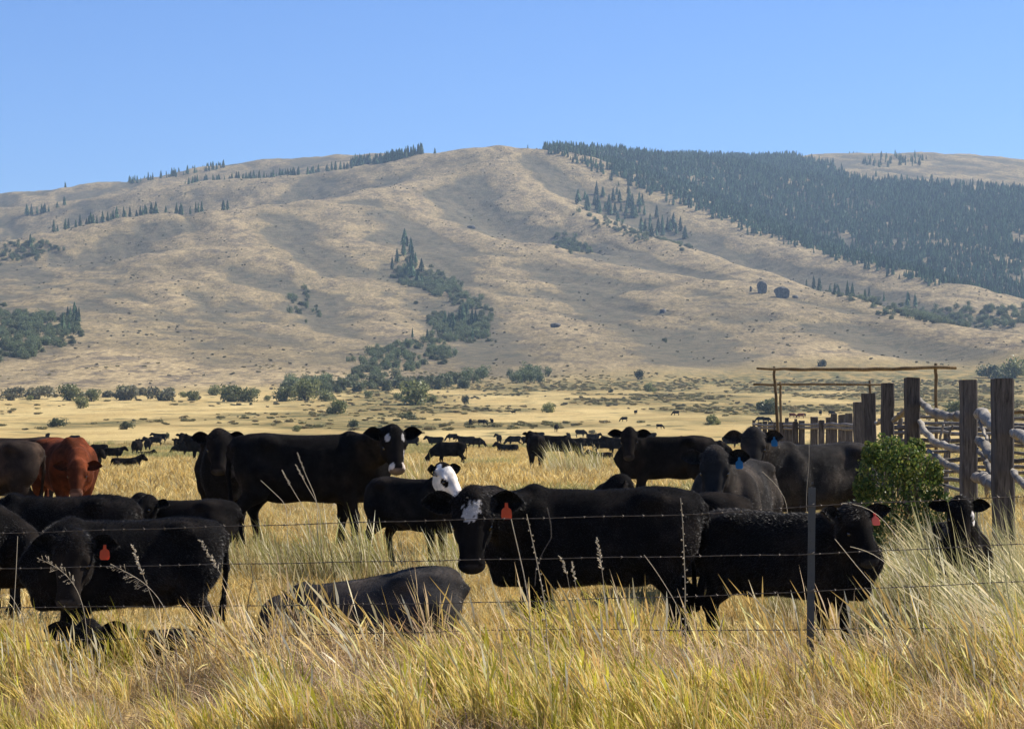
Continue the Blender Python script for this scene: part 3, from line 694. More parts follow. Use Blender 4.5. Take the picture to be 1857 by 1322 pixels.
# ------------------------------------------------------------------ the herd far off: templates copied one by one
def template(pose, poll, wf, fp, res=.034, coat=black_coat, **k):
    V, Q, col, HF, ears, nV = build_body(pose, poll, math.radians(wf), math.radians(fp), res, coat=coat, **k)
    me = mesh_np('body', V, Q, None, col); me.materials.append(M['coat']); return me
TP = {'up': template('stand', (1.10, .15, 1.38), 20, 45, splay=None) if False else template('stand', (1.10, .15, 1.38), 20, 45),
      'graze': template('stand', (1.22, .1, .50), 10, 62, legsplay=.6), 'look': template('stand', (1.0, .4, 1.42), 85, 55),
      'lie': template('lying', (1.02, .2, .95), 20, 40), 'graze_red': template('stand', (1.22, .1, .50), 10, 62, coat=flat_coat((.10, .035, .018)))}
NAMES = {'up': 0}
far_cows = [ # kind, x, base y, body height px, heading, label
 ('graze', 178, 831, 26, 190, 'black cow grazing side on just right of the red cow'),
 ('lie', 228, 862, 26, 5, 'black cow lying in the grass behind the ear of the red cow'),
 ('up', 168, 868, 34, -60, 'black cow half hidden behind the red cow at its right ear'),
 ('up', 249, 829, 31, 80, 'black cow seen from behind leftmost of the far left cluster'),
 ('look', 268, 818, 28, 100, 'black cow standing at the back of the far left cluster'),
 ('lie', 262, 832, 16, 20, 'black calf lying at the feet of the far left cluster'),
 ('graze', 281, 796, 21, 200, 'black cow grazing right above the far left cluster'),
 ('up', 86, 799, 13, -70, 'tiny black cow alone at far left above the dark cow back'),
 ('graze', 135, 804, 15, 185, 'tiny black cow grazing above the red cow'),
 ('look', 346, 832, 34, 180, 'black cow lying low left of the cow against the biggest rump'),
 ('look', 368, 838, 48, 176, 'black cow with raised head immediately left of the forward facing cow'),
 ('graze', 815, 846, 46, 182, 'black cow grazing above the white faced calf'),
 ('up', 790, 808, 22, 175, 'black cow head and back poking over the grazing cow above the white faced calf'),
 ('up', 846, 812, 24, 176, 'black cow facing left at the upper right of the white faced calf'),
 ('graze', 862, 815, 22, 10, 'black cow with head down right of the pair above the white faced calf'),
 ('up', 670, 806, 30, 182, 'black cow back peeping over the spine of the biggest cow'),
 ('graze', 642, 800, 22, 178, 'black cow back peeping over the middle of the biggest cow'),
 ('lie', 921, 822, 20, 182, 'black calf lying in gold grass left of the cow seen from behind'),
 ('graze', 932, 806, 20, 185, 'black cow in grass behind and left of the cow seen from behind'),
 ('up', 972, 853, 66, 96, 'black cow seen from behind in the middle distance gold grass'),
 ('graze', 1010, 838, 50, -15, 'black cow with head down right of the cow seen from behind'),
 ('up', 976, 790, 18, 178, 'small black cow directly behind the cow seen from behind'),
 ('up', 1009, 783, 13, 80, 'tiny narrow black cow between two small cows in mid field'),
 ('up', 1031, 792, 19, 84, 'small black cow end on in the middle of the far row'),
 ('graze', 1053, 789, 15, 6, 'small black cow grazing right of the end on cow in the far row'),
 ('graze', 1062, 812, 30, 182, 'long black cow side on in the dense middle row'),
 ('graze', 1098, 822, 34, 8, 'black cow grazing left of the alert cow with spread ears'),
 ('up', 1122, 826, 36, 170, 'black cow pressed close left of the alert cow with spread ears'),
 ('graze', 1216, 842, 46, 178, 'black cow back just above the spine of the alert mid field cow'),
 ('graze', 1290, 846, 48, 4, 'black cow back between the alert cow and the blue tagged cows'),
 ('graze', 1420, 850, 50, 182, 'black cow back running below the row of short corral posts'),
 ('graze', 1165, 812, 22, 4, 'black cow far behind the alert cow just left of its ears'),
 ('look', 1040, 822, 34, 178, 'black cow turned to look out in the dense middle row'), ('up', 1075, 800, 18, 10, 'small black cow above the long side on cow in the dense row'),
 ('up', 1255, 812, 26, 176, 'black cow back above the shoulder of the sunlit black cow'), ('graze', 1180, 800, 16, 182, 'small black cow on the skyline of the herd right of the alert cow'),
 ('lie', 1090, 838, 22, 184, 'black calf resting below the dense middle row'), ('up', 1325, 806, 26, 8, 'black cow back left of the raised blue tagged head'),
 ('up', 1350, 800, 20, 175, 'small black cow back touching the raised blue tagged head'), ('graze', 960, 812, 22, 6, 'small black cow half hidden left of the cow seen from behind'),
 ('look', 905, 806, 18, 95, 'small black cow facing away left in the far middle row'), ('graze', 820, 800, 14, 184, 'small black cow far above the white faced calf'),
 ('look', 745, 806, 24, 170, 'black cow just right of the head of the biggest cow'), ('up', 205, 838, 26, 6, 'black cow standing just right of the grazing cow at left'),
 ('graze', 330, 828, 24, 184, 'black cow head low at the left end of the pair near the forward facing cow'), ('up', 290, 800, 18, 170, 'black cow above the far left cluster on its right side'),
 ('up', 853, 770, 11, 84, 'tiny cow leftmost of three in a row on the far pasture'),
 ('graze', 874, 770, 11, 10, 'tiny cow in the middle of three in a row on the far pasture'),
 ('up', 892, 770, 10, 95, 'tiny cow rightmost of three in a row on the far pasture'),
 ('graze', 1226, 749, 9, 180, 'tiny cow far out on the valley floor above the alert cow'),
 ('up', 1153, 752, 8, 60, 'tiny dark speck of a cow on the valley floor left of the highest one'),
 ('graze', 1132, 765, 9, 185, 'tiny cow just above the alert cow head on the left'),
 ('graze', 1196, 778, 9, 0, 'tiny cow to the right above the alert cow'),
 ('up', 931, 751, 6, 180, 'tiniest cow far out in the centre of the valley'),
 ('graze_red', 1452, 749, 10, 184, 'tiny reddish cow grazing between the tall gate poles'),
 ('graze_red', 1437, 758, 9, 4, 'tiny reddish cow low beside the thin inner gate pole'),
 ('up', 1460, 756, 6, 90, 'tiny calf under the reddish grazing cow'),
 ('up', 1488, 750, 9, 70, 'tiny brown cow right of the reddish grazing cow'),
 ('graze', 1508, 750, 9, 0, 'tiny brown cow rightmost in the gap under the gate'),
 ('graze', 1379, 757, 11, 180, 'small cow under the round grey shrub left of the gate poles'),
 ('graze', 1390, 760, 11, 6, 'small dark cow in front of the round grey shrub by the gate'),
 ('graze', 1690, 754, 10, 180, 'tiny cow seen through the corral beside the tall gate pole'),
]
for kind, x, yb, hpx, hd, lab in far_cows:
    d = by_base(x, yb); g = G(x, d)
    unit = .92 if kind == 'lie' else 1.32
    size = hpx * d / F / unit
    nat = min(max(size, .6), 1.12)
    if abs(nat - size) > .01:      # keep real cow sizes, slide the cow to where that size looks right
        d2 = nat * unit * F / hpx; d = d * .25 + d2 * .75 if abs(d2 - d) < .45 * d else d; g = G(x, d)
    o = bpy.data.objects.new('cow', TP[kind]); C.objects.link(o)
    o.location = g; o.rotation_euler = (0, 0, math.radians(hd + random.uniform(-6, 6))); o.scale = (nat,) * 3
    tag(o, lab, 'cow', 'cattle spread out over the pasture')

# ------------------------------------------------------------------ barbed wire fence
fence = empty('barbed_wire_fence', G(1470, 13.95)); tag(fence, 'four strand barbed wire fence on a dark steel post crossing the whole front', 'fence')
f0 = np.array(fence.location)
wires = [[(-500, 972), (0, 967), (560, 950), (760, 944), (1180, 935), (1320, 930), (1469, 917), (1860, 900), (2400, 880)],
         [(-500, 1036), (0, 1031), (400, 1023), (750, 1017), (1080, 1011), (1300, 1008), (1469, 1005), (1857, 986), (2400, 968)],
         [(-500, 1104), (0, 1101), (400, 1099), (900, 1092), (1100, 1085), (1300, 1080), (1469, 1072), (1857, 1054), (2400, 1036)],
         [(-500, 1165), (0, 1163), (500, 1152), (1000, 1140), (1300, 1143), (1469, 1141), (1857, 1137), (2400, 1130)]]
for w in wires:
    w = np.array(w, float); xs = np.linspace(w[0, 0], w[-1, 0], 260); ys = np.interp(xs, w[:, 0], w[:, 1])
    ys = np.convolve(np.pad(ys, 5, mode='edge'), np.ones(11) / 11, 'valid') + np.sin(xs / 37.) * .5
    pts = np.array([P(a, b_, 13.9) for a, b_ in zip(xs, ys)]) - f0
    mb = MB(); th = np.arange(len(pts)) * 1.3
    for ph in (0, math.pi):
        q = pts.copy(); q[:, 2] += .0018 * np.sin(th + ph); q[:, 1] += .0018 * np.cos(th + ph); mb.tube(q, .0016, 4, cap=False)
    wo = obj('wire', mb.mesh('wire'), M['wire'], fence)
    mb = MB(); s = 0.; L = np.concatenate([[0], np.cumsum(np.linalg.norm(np.diff(pts, axis=0), axis=1))])
    while s < L[-1]:
        c = np.array([np.interp(s, L, pts[:, i]) for i in range(3)])
        for k in range(2):
            a = rng.uniform(0, math.pi); v = np.array([.25 * (k * 2 - 1), math.cos(a), math.sin(a)]) * .015
            mb.tube([c - v, c, c + v], [.0006, .0017, .0006], 3, cap=False)
        mb.tube([c - (.007, 0, 0), c + (.007, 0, 0)], .0042, 5)
        s += .125 + rng.uniform(-.006, .006)
    bo = obj('barb', mb.mesh('barb'), M['wire'], wo); bo['kind'] = 'stuff'
for px in (1470,):
    g = G(px, 13.95); z1 = P(px, 884, 13.95)[2]
    mb = MB(); zc = (g[2] - .3 + z1) / 2; hh = (z1 - g[2] + .3) / 2
    tl = 2.6 * 13.95 / F / 1.9
    R = np.array(Euler((0, math.radians(.7), 0)).to_matrix())
    c = np.array([g[0], g[1], zc]) - f0
    mb.box(c, (.023, .0025, hh), R); mb.box(c + (0, .016, 0), (.0025, .014, hh), R)
    for i in range(22): mb.box(c + (math.tan(math.radians(.7)) * (-hh + .1 + i * 2 * hh / 22) , -.006, -hh + .1 + i * 2 * hh / 22), (.006, .004, .006))
    obj('post', mb.mesh('post', False), M['steel'], fence)
    for yw in (917, 1005, 1072, 1141):
        mb = MB(); q = P(px, yw, 13.93) - f0; t = np.linspace(0, 6.5, 18)
        mb.tube(np.stack([q[0] + .024 * np.cos(t), q[1] + .012 + .02 * np.sin(t), q[2] + (t - 3) * .004], 1), .0018, 4)
        obj('wire_clip', mb.mesh('wire_clip'), M['wire'], fence)
for sp in ([(455, 1024), (459, 1050), (452, 1078), (449, 1100), (444, 1150)], [(992, 920), (999, 950), (1000, 975), (985, 1000), (972, 1030), (970, 1062)]):
    pts = np.array([P(a, b_, 13.88) for a, b_ in sp]) - f0; t = np.linspace(0, 1, 30)
    pts = np.stack([np.interp(t, np.linspace(0, 1, len(pts)), pts[:, i]) for i in range(3)], 1)
    mb = MB()
    for ph in (0, math.pi):
        q = pts.copy(); q[:, 0] += .0035 * np.sin(t * 60 + ph); q[:, 1] += .0035 * np.cos(t * 60 + ph); mb.tube(q, .0016, 4, cap=False)
    obj('wire_stay', mb.mesh('wire_stay'), M['wire'], fence)
# ------------------------------------------------------------------ corral of old ties and crooked logs
corral = empty('log_corral_fence', G(1700, 30)); tag(corral, 'old corral of weathered square ties and crooked bleached logs at right', 'fence'); c0 = np.array(corral.location)
def tie(xa, xb, ytop, d, name='post', mat='tie', tilt=None):
    tilt = rng.uniform(-.018, .018) if tilt is None else tilt
    w = (xb - xa) / F * d; g = G((xa + xb) / 2, d); z1 = P(0, ytop, d)[2]; h = z1 - g[2] + .3
    mb = MB(); nz = 9; V = []
    for i in range(nz):
        z = -.3 + h * i / (nz - 1); r = w / 2 * (1 + rng.uniform(-.03, .03)); ox, oy = rng.uniform(-.006, .006, 2)
        ch = r * .82
        for a, b_ in ((-1, -.82), (-.82, -1), (.82, -1), (1, -.82), (1, .82), (.82, 1), (-.82, 1), (-1, .82)):
            V.append((ox + a * r + tilt * z, oy + b_ * r, z + (rng.uniform(-.012, .012) if i == nz - 1 else 0)))
    V.append((tilt * (h - .3), 0, h - .3 + .004))
    Q = []; T = []
    for i in range(nz - 1):
        for j in range(8): Q.append([i * 8 + j, i * 8 + (j + 1) % 8, (i + 1) * 8 + (j + 1) % 8, (i + 1) * 8 + j])
    for j in range(8): T.append([(nz - 1) * 8 + j, (nz - 1) * 8 + (j + 1) % 8, nz * 8])
    mb.add(V, Q, T); o = obj(name, mb.mesh(name, False), M[mat], corral); o.location = g - c0; o.rotation_euler = (0, 0, rng.uniform(-.15, .15)); return o
for xa, xb, yt, d in ((1802, 1838, 687, 23), (1744, 1772, 690, 28), (1642, 1666, 685, 33), (1599, 1620, 695, 38), (1566, 1588, 714, 43), (1549, 1567, 729, 47)): tie(xa, xb, yt, d)
for xa, xb, yt, d in ((1535, 1547, 750, 54), (1520, 1532, 752, 56), (1508, 1519, 750, 58), (1497, 1507, 757, 62), (1470, 1482, 756, 64), (1484, 1494, 762, 60), (1450, 1460, 763, 66), (1438, 1448, 765, 66), (1426, 1436, 765, 70),
                     (1414, 1424, 766, 70), (1403, 1413, 766, 72), (1392, 1401, 765, 74), (1382, 1390, 764, 76), (1373, 1380, 766, 78), (1366, 1371, 762, 80), (1424, 1430, 758, 84), (1441, 1446, 760, 84)): tie(xa, xb, yt, d)
def log(pts, r, mat='log', name='rail', n=9, jit=.09):
    pts = np.array([P(*p) for p in pts]) - c0; t = np.linspace(0, 1, max(8, 4 * len(pts)))
    q = np.stack([np.interp(t, np.linspace(0, 1, len(pts)), pts[:, i]) for i in range(3)], 1)
    for _ in range(2): q[1:-1] = (q[:-2] + q[1:-1] * 2 + q[2:]) / 4
    q += rng.standard_normal(q.shape) * .010
    rr = .85 * np.interp(t, np.linspace(0, 1, len(np.atleast_1d(r))), np.atleast_1d(r)) * (1 + rng.uniform(-.08, .08, len(t)))
    mb = MB(); mb.tube(q, rr, n, jit=jit); return obj(name, mb.mesh(name), M[mat], corral)
log([(1664, 724, 33.3), (1680, 738, 32.5), (1700, 751, 31), (1722, 754, 30), (1752, 755, 28.3)], [.055, .06, .075, .065, .06])
log([(1667, 765, 33), (1680, 784, 32), (1692, 800, 31), (1712, 809, 30), (1750, 815, 28.4)], [.045, .055, .06, .055, .06])
log([(1684, 818, 31), (1705, 833, 30), (1722, 845, 29.4), (1750, 856, 28.4)], [.04, .05, .055, .06])
log([(1682, 860, 30), (1705, 878, 29.4), (1745, 892, 28.4)], [.025, .03, .03])
log([(1772, 752, 27.8), (1784, 752, 26.8), (1797, 764, 25), (1812, 780, 23.4)], [.065, .09, .085, .07])
log([(1771, 798, 27.8), (1782, 803, 26.5), (1796, 820, 24.8), (1815, 842, 23.4)], [.055, .065, .07, .065])
log([(1770, 866, 27.8), (1785, 866, 26.5), (1800, 880, 24.8), (1812, 890, 23.4)], [.07, .09, .09, .07], 'rail')
log([(1836, 783, 22.8), (1850, 790, 22), (1870, 802, 21), (1895, 820, 20)], [.05, .06, .06, .05])
log([(1834, 852, 22.8), (1847, 868, 22), (1866, 885, 21), (1890, 900, 20)], [.035, .04, .045, .04])
log([(1772, 758, 27.4), (1784, 780, 26.6), (1790, 800, 26)], [.025, .028, .02])
log([(1773, 815, 27.2), (1790, 835, 26.4), (1797, 862, 26)], [.03, .035, .03], 'rail')
log([(1620, 762, 37), (1632, 752, 35.5), (1646, 742, 34)], [.05, .05, .045], 'rail')
log([(1588, 768, 42), (1600, 762, 40)], [.04, .05], 'rail')
log([(1712, 768, 34), (1704, 790, 34), (1708, 812, 34)], [.02, .025, .02], 'rail'); log([(1728, 770, 34), (1720, 800, 34), (1724, 830, 34)], [.018, .02, .016], 'rail')
for i, yb in enumerate((758, 768, 778, 787, 797, 808, 820, 832, 845, 857, 868)):   # stacked rails of the far side
    d = 39 + rng.uniform(-.3, .3); xa = 1592 + i * 7 + rng.uniform(-8, 8); xs = np.linspace(xa, 1960, 5)
    log([(x, yb + rng.uniform(-2.5, 2.5) + (x - 1750) * .01, d - (x - 1700) * .004) for x in xs], rng.uniform(.035, .055), 'rail', n=7)
for xp in (1632, 1716, 1792, 1870): 
    g = G(xp, 39.3); log([(xp, 752, 39.2), (xp + 1, 800, 39.2), (xp, 905, 39.2)], .055, 'rail', 'brace', n=7)
for i, yb in enumerate((770, 776)):
    log([(1366, yb, 78), (1430, yb + 1, 69), (1500, yb - 1, 60), (1560, yb + 2, 48)], .05, 'rail', n=6)
log([(1820, 747, 60), (1860, 746, 60), (1960, 744, 60)], .07, 'pole', n=6)
gate = empty('pole_gate_frame', G(1410, 62)); tag(gate, 'high brown pole gateway with long crossbars standing over the corral', 'gate'); c0 = np.array(gate.location)
_cor = corral; corral = gate
def gz(x, d): return HY - (G(x, d)[2] - CZ - .0) * F / d
log([(1404, 664, 60), (1406, 700, 60), (1409, 740, 60), (1412, gz(1412, 60), 60)], [.042, .05, .05, .055], 'pole', 'upright', 8, .02)
log([(1697, 659, 60), (1698, 700, 60), (1699, gz(1699, 60), 60)], [.052, .055, .06], 'pole', 'upright', 8, .02)
log([(1415, 692, 72), (1416, 720, 72), (1417, gz(1417, 72), 72)], [.045, .05, .055], 'pole', 'upright', 8, .02)
log([(1578, 689, 72), (1578, gz(1578, 72), 72)], [.05, .055], 'pole', 'upright', 8, .02)
log([(1372, 669, 59.9), (1450, 669.5, 59.9), (1560, 670, 59.9), (1640, 668, 59.9), (1735, 666, 59.9)], [.035, .055, .06, .06, .05], 'pole', 'crossbar', 8, .03)
log([(1367, 697, 71.9), (1450, 697, 71.9), (1610, 697, 71.9)], [.045, .045, .04], 'pole', 'crossbar', 8, .03)
corral = _cor
# ------------------------------------------------------------------ grass
def clump(name, nb, R, h, lean, wid, cols, curve=.5, segs=4, seed_head=0, bend=.35, mat='grass', nsd=0):
    """one tuft of bent tapering blades; lean = mean tip offset (x, y) per metre of height"""
    r = np.random.default_rng(abs(hash(name)) % 9999 if False else nsd); VV = []; QQ = []; CC = []; n = 0
    cols = np.array(cols)
    for i in range(nb):
        a = r.uniform(0, 2 * np.pi); q = R * math.sqrt(r.random()); base = np.array([q * math.cos(a), q * math.sin(a), -.03])
        H = h * r.uniform(.55, 1.15); ou = r.uniform(0, 2 * np.pi); o = bend * r.random() * H
        tip = np.array([lean[0] * H + o * math.cos(ou), lean[1] * H + o * math.sin(ou), H * r.uniform(.85, 1.)])
        fa = r.uniform(0, np.pi); sd_ = np.array([math.cos(fa), math.sin(fa), 0]); w = wid * r.uniform(.6, 1.4)
        c = cols[r.integers(len(cols))] * r.uniform(.8, 1.2)
        t = np.linspace(0, 1, segs + 1)
        pts = base[None] + np.stack([tip[0] * t ** (1 + curve * 1.5), tip[1] * t ** (1 + curve * 1.5), tip[2] * (t - curve * .22 * t ** 3)], 1)
        prof = np.where(t < .98, (1 - t ** 2.2) * .9 + .12, .05)
        if seed_head and r.random() < seed_head: prof = np.array([.35] * (segs - 1) + [1.5, .1])[:segs + 1]
        for k in range(segs + 1):
            VV.append(pts[k] - sd_ * w * prof[k] / 2); VV.append(pts[k] + sd_ * w * prof[k] / 2)
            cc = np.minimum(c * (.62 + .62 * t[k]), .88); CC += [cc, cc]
        for k in range(segs): QQ.append([n + 2 * k, n + 2 * k + 1, n + 2 * k + 3, n + 2 * k + 2])
        n += 2 * (segs + 1)
    me = mesh_np(name, VV, QQ, None, np.array(CC)); return raw_obj(name, me, M[mat])
STRAW = [(.66, .48, .165), (.56, .40, .13), (.78, .62, .29), (.42, .29, .10)]
PALE = [(.66, .58, .38), (.56, .48, .28), (.72, .66, .48), (.40, .36, .16)]
GREEN = [(.44, .42, .045), (.62, .56, .07), (.28, .29, .05), (.74, .58, .14), (.76, .57, .21), (.40, .36, .06), (.82, .70, .34), (.60, .40, .16)]
RUST = [(.46, .31, .18), (.60, .45, .28), (.34, .22, .13), (.74, .60, .40)]
OLIV = [(.34, .32, .12), (.42, .38, .17), (.52, .46, .24), (.28, .27, .09)]
def scatter(d0, d1, dens, x0=-60, x1=1917, fn=None):
    """random ground points between two distances and two sight lines"""
    lo0, hi0 = (x0 - CX) / F, (x1 - CX) / F
    area = (hi0 - lo0) * (d1 * d1 - d0 * d0) / 2; n_ = int(area * dens)
    d = np.sqrt(rng.uniform(d0 * d0, d1 * d1, n_)); X = rng.uniform(lo0, hi0, n_) * d
    if fn is not None:
        k = rng.random(n_) < fn(X, d, X / d * F + CX); X, d = X[k], d[k]
    return np.stack([X, d, land(X, d)], 1)
def rots(n_, tx=.12, spin=.7): return np.stack([rng.normal(0, tx, n_), rng.normal(0, tx, n_), rng.uniform(-spin, spin, n_)], 1)
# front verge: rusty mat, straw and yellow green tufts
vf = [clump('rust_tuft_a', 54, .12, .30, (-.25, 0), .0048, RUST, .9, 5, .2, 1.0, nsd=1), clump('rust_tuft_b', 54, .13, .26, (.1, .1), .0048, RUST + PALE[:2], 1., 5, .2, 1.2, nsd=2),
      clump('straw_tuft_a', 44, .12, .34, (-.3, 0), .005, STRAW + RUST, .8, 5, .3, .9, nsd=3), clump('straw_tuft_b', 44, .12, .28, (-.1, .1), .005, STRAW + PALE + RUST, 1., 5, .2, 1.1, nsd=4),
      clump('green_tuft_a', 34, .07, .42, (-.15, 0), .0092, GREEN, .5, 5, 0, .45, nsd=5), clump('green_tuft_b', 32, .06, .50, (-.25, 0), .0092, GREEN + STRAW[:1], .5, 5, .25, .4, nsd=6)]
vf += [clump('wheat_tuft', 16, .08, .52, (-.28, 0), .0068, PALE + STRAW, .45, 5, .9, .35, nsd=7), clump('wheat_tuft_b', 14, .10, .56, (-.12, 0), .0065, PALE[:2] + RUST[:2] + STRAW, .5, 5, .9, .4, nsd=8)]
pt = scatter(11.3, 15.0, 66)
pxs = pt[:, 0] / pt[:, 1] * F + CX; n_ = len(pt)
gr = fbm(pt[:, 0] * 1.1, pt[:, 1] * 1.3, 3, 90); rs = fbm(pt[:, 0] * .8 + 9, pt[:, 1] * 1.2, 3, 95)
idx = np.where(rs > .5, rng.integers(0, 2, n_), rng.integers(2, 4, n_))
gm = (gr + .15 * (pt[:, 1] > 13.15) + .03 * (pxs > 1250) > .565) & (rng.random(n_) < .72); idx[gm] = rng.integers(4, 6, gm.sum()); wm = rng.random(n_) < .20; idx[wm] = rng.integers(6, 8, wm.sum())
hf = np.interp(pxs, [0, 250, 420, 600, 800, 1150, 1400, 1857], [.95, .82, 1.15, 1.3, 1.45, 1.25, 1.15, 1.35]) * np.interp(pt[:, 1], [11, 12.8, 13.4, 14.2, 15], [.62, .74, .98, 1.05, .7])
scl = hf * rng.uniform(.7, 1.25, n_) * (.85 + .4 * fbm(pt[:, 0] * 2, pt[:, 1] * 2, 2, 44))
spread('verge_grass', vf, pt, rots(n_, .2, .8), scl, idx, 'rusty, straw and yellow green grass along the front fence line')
# cropped golden grass inside the pasture
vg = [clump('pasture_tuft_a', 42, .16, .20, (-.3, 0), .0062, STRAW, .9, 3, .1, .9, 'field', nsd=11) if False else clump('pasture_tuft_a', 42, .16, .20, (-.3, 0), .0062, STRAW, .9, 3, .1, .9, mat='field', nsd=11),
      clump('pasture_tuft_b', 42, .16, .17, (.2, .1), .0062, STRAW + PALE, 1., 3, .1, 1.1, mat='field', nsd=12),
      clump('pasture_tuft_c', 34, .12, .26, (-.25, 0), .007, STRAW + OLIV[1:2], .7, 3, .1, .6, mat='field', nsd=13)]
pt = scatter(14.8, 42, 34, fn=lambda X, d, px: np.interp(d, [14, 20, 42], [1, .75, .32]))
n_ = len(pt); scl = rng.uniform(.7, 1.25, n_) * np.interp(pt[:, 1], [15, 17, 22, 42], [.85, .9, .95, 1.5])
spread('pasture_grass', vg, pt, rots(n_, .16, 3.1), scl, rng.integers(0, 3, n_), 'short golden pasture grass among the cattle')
vh = [clump('far_tuft_a', 30, .35, .34, (-.2, 0), .022, STRAW, .8, 3, 0, .7, mat='field', nsd=21), clump('far_tuft_b', 30, .35, .30, (.1, 0), .024, STRAW + PALE[1:2], .8, 3, 0, .8, mat='field', nsd=22),
      clump('far_tuft_c', 26, .30, .40, (-.2, 0), .026, OLIV, .6, 3, 0, .6, mat='field', nsd=23)]
pt = scatter(40, 330, 3.0, fn=lambda X, d, px: np.interp(d, [40, 80, 160, 330], [1, .55, .22, .07]))
n_ = len(pt); gi_ = fbm(pt[:, 0] / 14, pt[:, 1] / 26, 3, 88); idx = np.where(gi_ > .58, 2, rng.integers(0, 2, n_))
spread('meadow_grass', vh, pt, rots(n_, .12, 3.1), rng.uniform(.7, 1.2, n_) * np.interp(pt[:, 1], [40, 90, 330], [.95, 1.2, 1.9]), idx, 'golden meadow grass running back towards the hills')
# tall pale stems: right hand bank and clumps round the cattle
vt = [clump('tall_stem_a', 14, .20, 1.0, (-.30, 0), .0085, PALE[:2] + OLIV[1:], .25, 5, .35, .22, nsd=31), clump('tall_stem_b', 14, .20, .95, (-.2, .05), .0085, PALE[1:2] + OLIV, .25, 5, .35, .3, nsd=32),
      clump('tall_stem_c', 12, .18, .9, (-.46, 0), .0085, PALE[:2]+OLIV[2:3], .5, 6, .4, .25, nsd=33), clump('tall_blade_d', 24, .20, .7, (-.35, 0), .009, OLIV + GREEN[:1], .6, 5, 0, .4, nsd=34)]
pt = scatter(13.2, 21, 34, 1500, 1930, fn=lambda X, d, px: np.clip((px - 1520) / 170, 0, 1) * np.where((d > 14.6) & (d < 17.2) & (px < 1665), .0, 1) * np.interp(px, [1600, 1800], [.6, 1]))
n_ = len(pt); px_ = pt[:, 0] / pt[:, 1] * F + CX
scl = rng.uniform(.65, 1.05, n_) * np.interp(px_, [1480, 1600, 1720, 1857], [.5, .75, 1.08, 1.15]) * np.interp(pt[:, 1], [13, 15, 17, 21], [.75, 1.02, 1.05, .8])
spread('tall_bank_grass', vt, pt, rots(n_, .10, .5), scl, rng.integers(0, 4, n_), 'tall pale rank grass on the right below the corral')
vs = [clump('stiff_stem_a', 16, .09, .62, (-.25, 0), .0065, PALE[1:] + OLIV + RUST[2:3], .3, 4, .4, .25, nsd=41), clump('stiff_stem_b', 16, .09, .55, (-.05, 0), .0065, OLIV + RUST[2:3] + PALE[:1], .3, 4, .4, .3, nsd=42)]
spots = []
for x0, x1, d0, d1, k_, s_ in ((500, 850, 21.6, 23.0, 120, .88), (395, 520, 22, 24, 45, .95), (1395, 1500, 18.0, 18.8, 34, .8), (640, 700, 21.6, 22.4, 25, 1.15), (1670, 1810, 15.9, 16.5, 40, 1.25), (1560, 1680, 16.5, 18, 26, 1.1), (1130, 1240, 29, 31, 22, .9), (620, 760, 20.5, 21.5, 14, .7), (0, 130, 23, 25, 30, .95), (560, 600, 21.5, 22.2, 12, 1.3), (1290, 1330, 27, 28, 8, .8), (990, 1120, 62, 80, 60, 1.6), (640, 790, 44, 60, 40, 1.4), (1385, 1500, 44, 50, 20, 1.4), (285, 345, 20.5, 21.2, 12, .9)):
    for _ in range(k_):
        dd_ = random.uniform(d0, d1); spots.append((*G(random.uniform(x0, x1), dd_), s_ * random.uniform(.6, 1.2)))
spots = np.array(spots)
spread('stiff_grass', vs, spots[:, :3], rots(len(spots), .16, .6), spots[:, 3], rng.integers(0, 2, len(spots)), 'stiff pale grass stalks standing up among the cattle')

